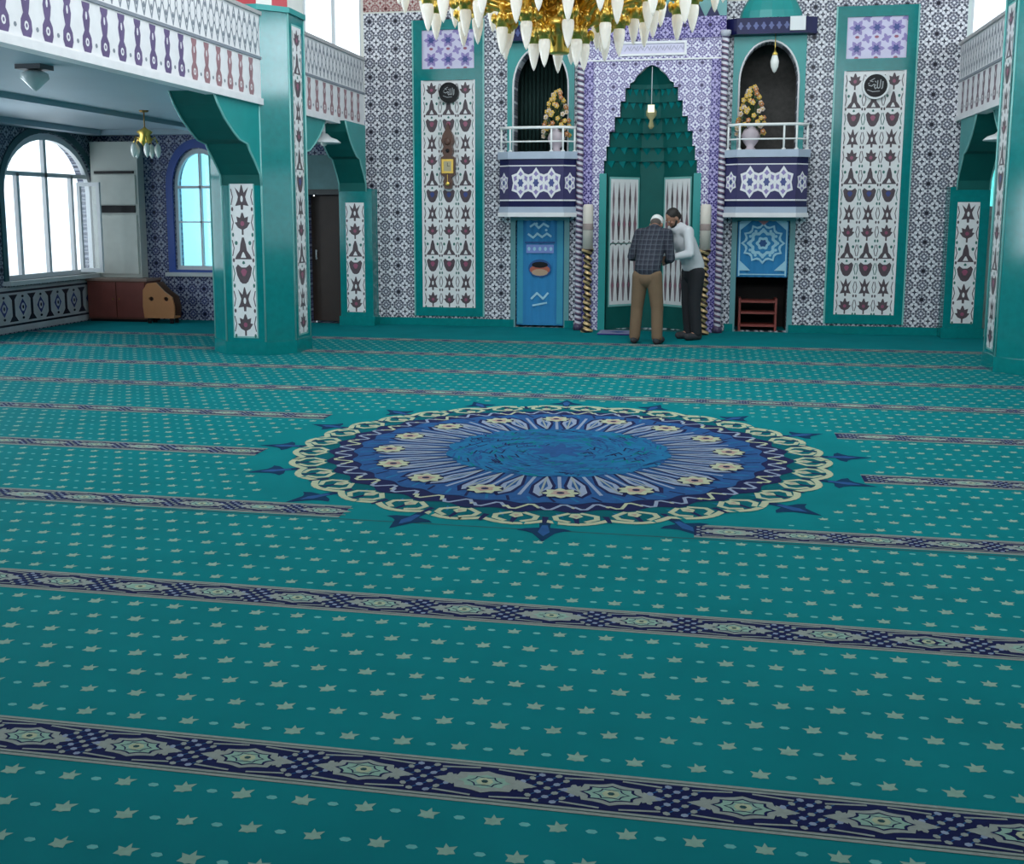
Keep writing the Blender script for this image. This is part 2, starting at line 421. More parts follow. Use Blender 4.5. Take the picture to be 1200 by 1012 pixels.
gaps = {2: (-1.97, -.05), 3: (-3.05, .97), 4: (-3.05, .95)}
def star(x, y, s, a, mt):
    pts = []
    for i, (t, r) in enumerate([(90, 1.0), (118, .40), (150, .95), (180, .55), (215, .85), (245, .55), (270, .62), (295, .55), (325, .85), (0, .55), (30, 1.05), (62, .50)]):
        t = radians(t) + a; pts.append((x + s * r * cos(t), y + s * r * sin(t)))
    P.poly(pts, mt, 1)
xs, ys = .183, 1.367 - BW
rows = 7; rs = ys / rows
for bi, y0 in enumerate(bandY[:-1]):
    for j in range(rows):
        y = y0 + rs * (j + .5)
        if y < 1.7 or y > 15.6: continue
        off = xs / 2 if (j % 2) else 0
        hw = 1.0 + y * .60
        i0, i1 = int((-hw - .3 * y * .6 - .5) / xs), int((hw * .55 + 1.2) / xs)
        for i in range(i0, i1):
            x = i * xs + off
            if x < -9.3 or x > 7.5: continue
            d = hypot(x - MC[0], y - MC[1])
            if d > 2.12 and not (5.9 > y > 5.2 and -2.6 < x < .8 and y > 5.78):
                star(x + random.uniform(-.004, .004), y, .036 + random.uniform(-.003, .003), .12 + random.uniform(-.25, .25), c_star)
            if hypot(x + xs / 2 - MC[0], y - MC[1]) > 2.12: P.blob(x + xs / 2, y, .017, .011, c_dot, 1, 6)
# seams where the widths of carpet meet
for y in (bandY[4] - BW - .02 - .0, bandY[7] - BW - .03, bandY[1] - BW - .03): P.rect(-9.4, 7.6, y - .012, y, c_seam, 1)
m.v += P.v and []
base = m
b0 = len(base.v); 
for f, mi, s_ in zip(P.f, P.m, P.sm): pass
def merge(a, b):
    k = len(a.v); a.v += b.v
    mp = [a.mi(x) for x in b.mats]
    for f, mi, s_ in zip(b.f, b.m, b.sm): a.f.append([k + i for i in f]); a.m.append(mp[mi]); a.sm.append(s_)
merge(base, P); child('pile', base, car)
# border stripes
def stripe(x0, x1, yf):
    p = Pat((0, 0, 0), (1, 0, 0), (0, 1, 0), (0, 0, 1), .0006)
    y0 = yf - BW; w = BW
    p.rect(x0, x1, y0, yf, c_cream, 2)
    p.rect(x0, x1, y0 + .030, yf - .030, c_navy, 3)
    for yy in (y0 + .014, yf - .018): p.rect(x0, x1, yy, yy + .004, c_seam, 3)
    ym = y0 + w / 2; per = .37
    i0, i1 = int((x0 + .98) / per) - 1, int((x1 + .98) / per) + 2
    for i in range(i0, i1):
        xc = -.98 + per * i + .0
        if xc - .09 > x0 and xc + .09 < x1:
            p.blob(xc, ym, .105, .056, c_cream, 4, 24, 0, 8, .10)
            p.poly([(xc - .155, ym), (xc - .09, ym - .03), (xc - .09, ym + .03)], c_cream, 4)
            p.poly([(xc + .155, ym), (xc + .09, ym + .03), (xc + .09, ym - .03)], c_cream, 4)
            p.blob(xc, ym, .080, .041, c_navy, 4.5, 24, 0, 8, .14); p.blob(xc, ym, .070, .035, c_star, 4.8, 24, 0, 8, .14); p.blob(xc, ym, .046, .026, c_navy, 5, 18, 0, 6, .2); p.blob(xc, ym, .040, .022, c_star, 5.3, 18, 0, 6, .2); p.blob(xc, ym, .026, .020, c_gold, 6, 8); p.blob(xc, ym, .011, .009, c_seam, 7, 6)
            for sx in (-1, 1):
                p.line([(xc + sx * .03, ym + .078), (xc + sx * .14, ym + .066)], .008, c_cream, 4)
                p.line([(xc + sx * .03, ym - .078), (xc + sx * .14, ym - .066)], .008, c_cream, 4)
        xb = xc + per / 2
        for a in range(-3, 4):
            for b in range(-3, 4):
                if (a + b) % 2: continue
                xx, yy = xb + a * .025, ym + b * .024
                if abs(a) + abs(b) > 5 or not (x0 + .02 < xx < x1 - .02): continue
                p.blob(xx, yy, .0115, .0095, c_lav if (a + b) % 4 else c_cream, 4, 6, .4 * a)
                if b < 3 and a < 3: p.line([(xx, yy), (xx + .02, yy + .019)], .004, c_blue, 3.5)
    child('border_stripe', p, car)
for k, yf in enumerate(bandY):
    if yf < 1.5 or yf > 15.7: continue
    kk = k - 2
    if kk in gaps:
        a, b = gaps[kk]; stripe(-9.4, a, yf); stripe(b, 7.6, yf)
    else: stripe(-9.4, 7.6, yf)
# medallion
p = Pat((MC[0], MC[1], 0), (1, 0, 0), (0, 1, 0), (0, 0, 1), .0006)
def pol(r, t): return (r * 1.05 * cos(t), r * 1.05 * sin(t))
def sector(pts, m_, L, n, ph=0):
    for i in range(n):
        t0 = ph + 2 * pi * i / n
        p.poly([pol(r, t0 + a) for r, a in pts], m_, L)
def ringf(fr, m_, L, n=192): p.poly([pol(fr(2 * pi * i / n), 2 * pi * i / n) for i in range(n)], m_, L)
RR = 1.70
sector([(1.66, -.02), (1.80, -.015), (1.82, -.055), (1.855, -.075), (1.87, -.05), (1.90, -.03), (2.04, 0), (1.90, .03), (1.87, .05), (1.855, .075), (1.82, .055), (1.80, .015), (1.66, .02)], mat('carpet_dark_petrol', (.004, .035, .09), .9, var=.3, spec=.08), 2, 16, .1)
sector([(1.76, -.008), (1.88, -.016), (1.95, 0), (1.88, .016), (1.76, .008)], c_blue, 3, 16, .1)
ringf(lambda t: RR - .015 + .045 * abs(cos(16 * t)), mat('carpet_ring_teal', (.003, .10, .12), .9, var=.2, spec=.05), 3, 384)  # dark teal ground woven behind the cream scallops
for i in range(32):
    t = 2 * pi * (i + .5) / 32
    p.line([pol(RR - .02 + .065 * abs(cos(16 * (t + q * .0245))), t + q * .0245) for q in range(-4, 5)], .042, c_gold, 4)
    for sx in (-1, 1): p.line([pol(1.54, t + sx * .075), pol(1.60, t + sx * .03), pol(1.66, t + sx * .035), pol(1.70, t + sx * .07)], .032, c_gold, 5)
sector([(1.54, -.012), (1.60, -.024), (1.64, 0), (1.60, .024), (1.54, .012)], c_gold, 5, 32, .0)
sector([(1.58, -.010), (1.62, 0), (1.58, .010)], c_pink, 6, 32, .0)
sector([(1.60, -.012), (1.72, -.008), (1.735, .004), (1.61, .010)], c_navy, 4, 64, .0)
sector([(1.66, .020), (1.72, .026), (1.76, .038), (1.70, .040)], cdep, 4, 64, .0)
sector([(1.53, .030), (1.58, .040), (1.62, .058), (1.56, .052)], c_tb, 4, 64, .0)
ringf(lambda t: 1.50 + .025 * cos(32 * t), c_navy, 6, 384)
for i in range(48):
    t = 2 * pi * i / 48; r0 = 1.42
    p.line([pol(r0 + .055 * sin(q * pi * 2 / 6), t + (q - 3) * .02) for q in range(7)], .022, c_lav if i % 3 else c_gold, 7)
    p.blob(*pol(1.43, t + .065), .022, .014, c_gold, 7, 6, t)
ringf(lambda t: 1.34 + .02 * cos(32 * t), c_blue, 8, 384)
for i in range(64):
    t = 2 * pi * i / 64
    p.line([pol(1.22, t), pol(1.31, t + .025)], .018, c_navy if i % 2 else c_tb, 9)
for i in range(32):
    t = 2 * pi * i / 32 + .05
    p.poly([pol(.68, t - .01), pol(.95, t - .075), pol(1.14, t - .06), pol(1.24, t), pol(1.14, t + .06), pol(.95, t + .075), pol(.68, t + .01)], c_navy, 9)
    p.poly([pol(.72, t), pol(.96, t - .055), pol(1.12, t - .04), pol(1.20, t), pol(1.12, t + .04), pol(.96, t + .055)], c_lav, 10)
    p.poly([pol(.80, t), pol(.97, t - .028), pol(1.09, t), pol(.97, t + .028)], c_blue, 11)
    p.line([pol(.76, t), pol(1.15, t)], .014, c_cream, 12)
    p.line([pol(.74, t + .098), pol(1.18, t + .098)], .022, c_lav, 10)
for i in range(16):
    t = 2 * pi * i / 16 + .15
    x, y = pol(1.13, t)
    p.blob(x, y, .115, .115, c_navy, 13, 16); p.blob(x, y, .10, .10, c_gold, 14, 32, t, 8, .16)
    p.blob(x, y, .055, .055, c_pink, 15, 16, t, 5, .2); p.blob(x, y, .025, .025, c_navy, 16, 8)
ringf(lambda t: .70 + .05 * abs(cos(8 * t + .4)), c_tb, 13, 256)
for i in range(420):
    r_ = .70 * sqrt(random.random()); t = random.random() * 2 * pi
    if r_ > .12: p.line([pol(r_, t), pol(r_ + .03, t + .09 / max(r_, .3)), pol(r_ + .06, t + .1)], .012, random.choice([c_blue, c_navy, c_tb, c_blue, c_blue, cdep]), 14)
ringf(lambda t: .16 + .05 * cos(8 * t), c_blue, 15, 128)
med = child('medallion', p, car); med['label'] = 'round blue and lavender medallion with a cream scalloped rim'

# ================================================================= COLUMNS
A, B_ = .245, .265       # half cardinal face, diagonal inset
oct_ = [(-A, -A - B_), (A, -A - B_), (A + B_, -A), (A + B_, A), (A, A + B_), (-A, A + B_), (-A - B_, A), (-A - B_, -A)]
tl_w = mat('panel_white_glaze', (.76, .75, .75), .28, var=.08, vs=20)
tl_k = mat('panel_plum_glaze', (.10, .075, .085), .3, var=.3, vs=20, spec=.2)
tl_g = mat('panel_green_glaze', (.03, .14, .12), .3, var=.3)
tl_r = mat('panel_rose_glaze', (.30, .08, .14), .3, var=.3)
tl_b = mat('panel_blue_glaze', (.04, .06, .22), .3, var=.3)
tl_v = mat('panel_violet_glaze', (.26, .20, .44), .3, var=.2)
def tulips(p, a0, a1, b0, b1, L=2, period=.5, cols=1):
    """columns of vases, leaves and blossoms painted on white tiles"""
    w = (a1 - a0) / cols; n = max(1, round((b1 - b0) / (w * 1.0))); h = (b1 - b0) / n
    p.rect(a0, a1, b0, b1, tl_w, L)
    dk = tl_k
    for c in range(cols):
        x = a0 + w * (c + .5)
        for k in range(n):
            y = b0 + h * k; q = (k + 2) % 4
            def S(pts, m_, l_=1): p.poly([(x + a * w, y + b * h) for a, b in pts], m_, L + l_)
            def SY(pts, m_, l_=1): S(pts + [(-a, b) for a, b in pts[::-1]], m_, l_)
            if q == 0:      # urn
                SY([(.08, .10), (.18, .18), (.30, .42), (.36, .72), (.26, .86), (.10, .74)], dk); SY([(.05, .40), (.14, .58), (.06, .68)], tl_r if k % 3 else tl_b, 2)
                SY([(.0, .86), (.07, .9), (.03, .99)], tl_g)
            elif q == 1:    # leaf fan
                SY([(.38, .06), (.30, .22), (.16, .40), (.12, .66), (.04, .92)], dk); SY([(.12, .12), (.06, .26), (.02, .34)], tl_w, 2)
                for sx in (-1, 1): p.blob(x + sx * w * .30, y + h * .70, w * .07, h * .09, tl_g, L + 1, 6)
            elif q == 2:    # blossom on a stem
                SY([(.04, .02), (.04, .22), (.20, .30), (.34, .50), (.22, .52), (.26, .74), (.10, .68), (.03, .88)], dk); p.blob(x, y + h * .46, w * .09, h * .10, tl_r, L + 2, 8)
            else:           # tulip
                SY([(.05, .0), (.06, .18), (.30, .14), (.20, .34), (.16, .50), (.30, .88), (.10, .66), (.02, .96)], dk); p.blob(x, y + h * .42, w * .06, h * .13, tl_w, L + 2, 8)
            for sx in (-1, 1):
                p.blob(x + sx * w * .43, y + h * .02, w * .05, h * .09, tl_k if q % 2 else tl_g, L + 1, 6)
                p.line([(x + sx * w * .47, y + h * .2), (x + sx * w * .40, y + h * .5), (x + sx * w * .47, y + h * .8)], w * .04, tl_g if q == 0 else tl_k, L + 1)
redm = mat('red_stripe_paint', (.45, .035, .05), .5)
whm = mat('white_stripe_paint', (.72, .70, .66), .5)
def make_column():
    r = thing('column', '', 'column')
    m = MB(); m.prism([(x * 1.03, y * 1.03) for x, y in oct_], 0.001, .16, teal); m.prism(oct_, .16, 3.93, teal)
    # pale glazed mouldings running up the corners
    for x, y in oct_: m.tube([(x, y, .16), (x, y, 3.9)], .011, mat('aqua_edge_moulding', (.20, .48, .45), .25), 6)
    m.prism([(x * 1.05, y * 1.05) for x, y in oct_], 3.90, 3.96, tealL)
    m.build('shaft', r)
    zt = {0: (.2, 2.0), 2: (.2, 3.80), 4: (.2, 2.0), 6: (.2, 3.80)}
    for f in (0, 2, 4, 6):
        a, b = Vector((*oct_[f], 0)), Vector((*oct_[(f + 1) % 8], 0))
        u = (b - a).normalized(); n = u.cross(Z); mid = (a + b) / 2
        p = Pat(mid + n * .002, u, Z, n, .0012)
        z0, z1 = zt[f]
        p.rect(-.155, .155, z0, z1, mat('aqua_edge_moulding', (.20, .48, .45), .25), 1)
        tulips(p, -.14, .14, z0 + .02, z1 - .02, 2, .42)
        p.build('tile_panel', r)
    m = MB()
    for i in range(8):
        (x0, y0), (x1, y1) = oct_[i], oct_[(i + 1) % 8]
        nseg = 1 if i % 2 == 0 else 2
        for j in range(nseg):
            p0 = (x0 + (x1 - x0) * j / nseg, y0 + (y1 - y0) * j / nseg); p1 = (x0 + (x1 - x0) * (j + 1) / nseg, y0 + (y1 - y0) * (j + 1) / nseg)
            mt = redm if (i % 2 == 0 and i in (0, 4)) or (i % 2 and j == (1 if i in (1, 5) else 0)) else whm
            m.add([(p0[0], p0[1], 3.96), (p1[0], p1[1], 3.96), (p1[0], p1[1], 5.6), (p0[0], p0[1], 5.6)], [(0, 1, 2, 3)], mt)
    m.prism([(x * .98, y * .98) for x, y in oct_], 3.955, 5.6, whm)
    u = m.build('upper_shaft', r); u['label'] = 'red and white striped shaft above the gallery'
    return r
XL, XR = -5.335, 3.47
col0 = make_column(); col0.location = (XL, 12.5, 0); col0['label'] = 'green tiled octagonal column left of the medallion, below the gallery'
c2 = dup(col0); c2.location = (XR, 12.5, 0); c2['label'] = 'green tiled octagonal column at the right edge of the hall'
for c in (col0, c2): c['group'] = 'octagonal hall columns'

# pilasters against the front wall
def make_pilaster(x, lab):
    r = thing('pilaster', lab, 'pilaster', (x, YW - .15, 0), 'pilasters at the front wall')
    m = MB(); m.box(x - .25, x + .25, YW - .28, YW - .002, .001, 2.0, teal); m.box(x - .27, x + .27, YW - .30, YW - .002, .001, .14, teal)
    child('shaft', m, r)
    p = Pat((x, YW - .28, 0), (1, 0, 0), (0, 0, 1), (0, -1, 0), .0015)
    tulips(p, -.15, .13, .2, 1.80, 2, .40); child('tile_panel', p, r)
make_pilaster(-5.14, 'narrow tiled pilaster between the dark doorway and the front wall')
make_pilaster(3.31, 'narrow tiled pilaster in the right front corner under the gallery')

# bracketed arches under the galleries
prof = [(0, 1.96), (-.02, 2.08), (-.14, 2.20), (-.30, 2.34), (-.36, 2.41), (-.56, 2.44), (-.72, 2.52), (-.92, 2.64), (-1.06, 2.76), (-1.18, 2.9)]
def bracket(xa, xb, yc, sgn, wide=1.0):
    """xa..xb thickness; column face at yc; sgn = direction of the opening"""
    m = MB(); pts = [(yc, 2.9)] + [(yc + sgn * -a * wide, b) for a, b in prof]
    xm = max(xa, xb); th = abs(xb - xa)
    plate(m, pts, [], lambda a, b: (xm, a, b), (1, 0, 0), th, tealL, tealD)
    e = [(yc + sgn * -a * wide, b) for a, b in prof]
    for xx in (xa, xb): m.tube([(xx, a, b) for a, b in e], .012, mat('aqua_edge_moulding', (.20, .48, .45), .25), 6)
    return m
k = 2
def addtrim(mb):
    global k
    struct(mb.build('trim_%d' % k)); k += 1
for (x, xa, xb) in ((XL, XL - A, XL + A), (XR, XR - A, XR + A)):
    addtrim(bracket(xa, xb, 12.5 - A - B_, -1))
    addtrim(bracket(xa, xb, 12.5 + A + B_, 1))
addtrim(bracket(-5.38, -4.97, YW - .28, -1, .75)); addtrim(bracket(3.14, 3.55, YW - .28, -1, .75))

# gallery parapets
pw = mat('parapet_white_glaze', (.78, .76, .77), .4, var=.1, vs=8)
pr = mat('parapet_rose_brown', (.33, .17, .19), .4, var=.3, vs=8); pv = mat('parapet_violet_black', (.13, .09, .20), .4, var=.3)
pg = mat('parapet_grey_lattice', (.22, .24, .28), .4, var=.2)
def parapet(x, s, y0, y1, lab):
    """x: hall face, s: +1 if the hall lies on +x"""
    r = thing('gallery_parapet', lab, 'parapet', (x, (y0 + y1) / 2, 2.9), 'gallery parapets')
    m = MB(); m.box(min(x, x - s * .12), max(x, x - s * .12), y0, y1, 2.86, 3.84, pw)
    child('wall_panel', m, r)
    m = MB(); m.box(min(x + s * .03, x - s * .12), max(x + s * .03, x - s * .12), y0, y1, 3.84, 3.88, mat('parapet_cap', (.42, .40, .40), .4)); child('coping', m, r)
    m = MB(); m.box(min(x + s * .025, x), max(x + s * .025, x), y0, y1, 2.86, 2.93, pw); m.box(min(x + s * .015, x), max(x + s * .015, x), y0, y1, 3.36, 3.39, pg); child('moulding', m, r)
    p = Pat((x, 0, 0), (0, 1, 0), (0, 0, 1), (s, 0, 0), .001)
    per = .27; n = int((y1 - y0) / per); per = (y1 - y0) / n
    for i in range(n):
        yc = y0 + per * (i + .5)
        g_ = pr if (yc > 10.2 or s < 0) else pv
        if s < 0: g_ = mat('parapet_grey_rose', (.20, .12, .15), .4)
        if i < n - 1:
            yg = yc + per / 2
            q = [(.045, 2.95), (.065, 3.0), (.06, 3.07), (.03, 3.12), (.04, 3.16), (.05, 3.22), (.035, 3.28), (.05, 3.31), (.055, 3.345)]
            p.poly([(yg + a * 1.1, b) for a, b in q] + [(yg - a * 1.1, b) for a, b in q[::-1]], g_, 1)
            p.blob(yg, 3.03, .028, .035, pw, 2, 8); p.blob(yg, 3.03, .012, .018, g_, 3, 6); p.blob(yg, 3.24, .014, .035, pw, 2, 6)
            p.blob(yc, 3.02, .02, .02, pg, 1, 6)
        # interlace above
        for dy in (0, per / 2):
            ya = yc - per / 2 + dy
            if ya + per / 2 > y1: continue
            p.line([(ya, 3.41), (ya + per / 2, 3.81)], .018, pg, 1); p.line([(ya + per / 2, 3.41), (ya, 3.81)], .018, pg, 1)
            p.blob(ya + per / 4, 3.61, .028, .05, pg, 2, 8); p.blob(ya + per / 4, 3.61, .015, .03, pw, 3, 6)
            p.blob(ya, 3.50, .020, .03, pg, 2, 6); p.blob(ya, 3.72, .020, .03, pg, 2, 6)
    child('glazed_pattern', p, r)
parapet(-5.07, 1, 12.5 + A + B_ - .03, YW - .002, 'white and rose tiled gallery parapet between left column and front wall')
parapet(-5.07, 1, 3.0, 12.5 - A - B_ + .03, 'white tiled gallery parapet left of the left column')
parapet(3.14, -1, 12.5 + A + B_ - .03, YW - .002, 'grey white tiled gallery parapet between right column and front wall')
parapet(3.14, -1, 3.0, 12.5 - A - B_ + .03, 'tiled gallery parapet right of the right column')

# dado of the left aisle
for (y0, y1) in ((2.0, 15.55),):
    p = Pat((-9.44, 0, 0), (0, 1, 0), (0, 0, 1), (1, 0, 0), .002)
    r = thing('tile_dado', 'black and white tiled dado under the arched aisle window', 'tile dado', (-9.44, 14, 0))
    dw = mat('dado_white', (.40, .42, .44), .3, var=.2); dk = mat('dado_black', (.012, .015, .03), .3)
    p.rect(y0, y1, .02, .64, dw, 1); p.rect(y0, y1, .10, .13, dk, 2); p.rect(y0, y1, .56, .59, dk, 2)
    n = int((y1 - y0) / .42)
    for i in range(n):
        y = y0 + .42 * (i + .5)
        p.poly([(y - .10, .16), (y + .10, .16), (y + .03, .24), (y + .03, .46), (y + .10, .53), (y - .10, .53), (y - .03, .46), (y - .03, .24)], dk, 2)
        p.blob(y + .21, .35, .075, .10, tl_b, 2, 12, 0, 4, .2); p.blob(y + .21, .35, .045, .06, dw, 3, 10); p.blob(y + .21, .35, .02, .03, dk, 4, 6)
        for z in (.2, .5): p.blob(y + .21, z, .03, .02, dk, 3, 6)
    child('glazed_pattern', p, r)

# ================================================================= FRONT WALL PANELS
def wall_panel(xc, lab):
    r = thing('wall_tile_panel', lab, 'tile panel', (xc, YW, .15), 'tall tiled panels on the front wall')
    m = MB(); hw = .51
    plate(m, [(xc - hw, .14), (xc + hw, .14), (xc + hw, 4.38), (xc - hw, 4.38)],
          [[(xc - .385, .27), (xc + .385, .27), (xc + .385, 3.54), (xc - .385, 3.54)], [(xc - .385, 3.70), (xc + .385, 3.70), (xc + .385, 4.24), (xc - .385, 4.24)]], W3(YW - .03), (0, -1, 0), .028, teal)
    child('frame', m, r)
    m = MB()
    for a in (-.385, .385): m.box(xc + a - .012, xc + a + .012, YW - .036, YW - .003, .27, 3.54, pw)
    for a in (-.52, .52): m.box(xc + a - .01, xc + a + .01, YW - .034, YW - .003, .14, 4.38, mat('aqua_edge_moulding', (.20, .48, .45), .25))
    child('edge_moulding', m, r)
    p = Pat((xc, YW - .006, 0), (1, 0, 0), (0, 0, 1), (0, -1, 0), .0012)
    tulips(p, -.375, .375, .27, 3.54, 1, .60, 3)
    child('lower_tiles', p, r)
    p = Pat((xc, YW - .006, 0), (1, 0, 0), (0, 0, 1), (0, -1, 0), .0012)
    p.rect(-.385, .385, 3.70, 4.24, mat('panel_lilac_white', (.58, .54, .70), .3), 1)
    for i in range(3):
        for j in range(2):
            x, z = -.25 + .25 * i, 3.83 + .27 * j
            p.blob(x, z, .085, .085, tl_v, 2, 24, 0, 6, .3); p.blob(x, z, .045, .045, tl_b, 3, 12, 0, 6, .3)
            p.blob(x + .125, z + .13, .05, .05, tl_v, 2, 16, .4, 4, .4)
            p.blob(x, z - .12, .03, .02, tl_r, 2, 6)
    child('upper_tiles', p, r)
wall_panel(-3.80, 'tall tulip tiled panel in green frame behind the pendulum clock, left side')
wall_panel(2.07, 'tall tulip tiled panel in green frame on the right, no pendulum clock')
m = MB(); m.box(-4.95, 3.12, YW - .03, YW - .001, .001, .10, teal); 
bs = MB(); [bs.box(a, b, YW - .035, YW - .001, .001, .11, teal) for a, b in ((-4.88, -2.83), (-2.08, -1.95), (.19, .31), (1.07, 3.05))]
struct(bs.build('baseboard_front'))

# round calligraphy plaques
def plaque(x, z, r0, lab):
    r = thing('round_plaque', lab, 'plaque', (x, YW - .04, z), 'round dark plaques')
    m = MB(); 
    n = 32; pts = [(x + r0 * cos(2 * pi * i / n), z + r0 * sin(2 * pi * i / n)) for i in range(n)]
    pi_ = [(x + r0 * .86 * cos(2 * pi * i / n), z + r0 * .86 * sin(2 * pi * i / n)) for i in range(n)]
    plate(m, pts, [pi_], W3(YW - .075), (0, -1, 0), .070, white if x > 0 else black); child('rim', m, r)
    m = MB(); plate(m, pi_, [], W3(YW - .06), (0, -1, 0), .02, black); child('disc', m, r)
    p = Pat((x, YW - .06, z), (1, 0, 0), (0, 0, 1), (0, -1, 0), .0015)
    s = r0; g_ = mat('plaque_script', (.32, .33, .34), .5)
    def st(pts, w_): p.line([(a * s, b * s) for a, b in pts], w_ * s, g_, 1)
    st([(.52, .30), (.50, -.12), (.44, -.22)], .09); st([(.36, .44), (.32, -.10), (.22, -.20), (.12, -.12), (.14, .38)], .08)
    st([(.12, -.12), (-.02, -.22), (-.10, -.06), (-.02, .06), (-.14, .10), (-.30, -.02), (-.50, .04)], .08)
    st([(-.58, -.30), (-.20, -.44), (.30, -.40)], .06); st([(-.10, .54), (-.42, .36), (-.20, .30)], .06); st([(.02, .26), (-.06, .34)], .06); st([(-.46, .22), (-.56, .14)], .05)
    child('script', p, r)
plaque(-3.78, 3.36, .145, 'round black plaque with grey script above the pendulum clock')
plaque(2.08, 3.34, .175, 'round black plaque with white rim on the right tall panel')

# pendulum wall clock
x = -3.79
r = thing('wall_clock', 'ornate brown and gold pendulum clock hung on the left tall panel', 'clock', (x, YW - .06, 2.4))
wd = mat('clock_wood', (.10, .045, .03), .4, var=.3, vs=20)
m = MB(); y1 = YW - .02
out = [(-.05, 2.0), (.05, 2.0), (.07, 2.10), (.045, 2.16), (.10, 2.20), (.105, 2.44), (.06, 2.47), (.085, 2.54), (.06, 2.60), (.09, 2.68), (.075, 2.76), (.03, 2.84), (0, 2.93), (-.03, 2.84), (-.075, 2.76), (-.09, 2.68), (-.06, 2.60), (-.085, 2.54), (-.06, 2.47), (-.105, 2.44), (-.10, 2.20), (-.045, 2.16), (-.07, 2.10)]
plate(m, [(x + a, b) for a, b in out], [], W3(YW - .12), (0, -1, 0), .09, wd); child('case', m, r)
m = MB(); plate(m, [(x - .085, 2.22), (x + .085, 2.22), (x + .085, 2.42), (x - .085, 2.42)], [[(x - .055, 2.25), (x + .055, 2.25), (x + .055, 2.39), (x - .055, 2.39)]], W3(YW - .135), (0, -1, 0), .016, gold); child('bezel', m, r)
m = MB(); m.box(x - .055, x + .055, YW - .128, YW - .121, 2.25, 2.39, mat('clock_face', (.45, .38, .24), .4)); child('dial', m, r)
m = MB(); m.box(x - .003, x + .003, YW - .134, YW - .129, 2.32, 2.37, black); m.box(x, x + .035, YW - .134, YW - .129, 2.317, 2.323, black); child('hands', m, r)
m = MB(); m.ball((x, YW - .13, 2.67), .045, wd, 12, (1, .5, 1.2)); m.ball((x, YW - .13, 2.54), .028, black, 10, (1, .5, 1)); child('carved_boss', m, r)
m = MB(); m.box(x - .004, x + .004, YW - .135, YW - .125, 2.06, 2.2, gold); m.ball((x, YW - .13, 2.07), .03, gold, 10, (1, .3, 1)); child('pendulum', m, r)

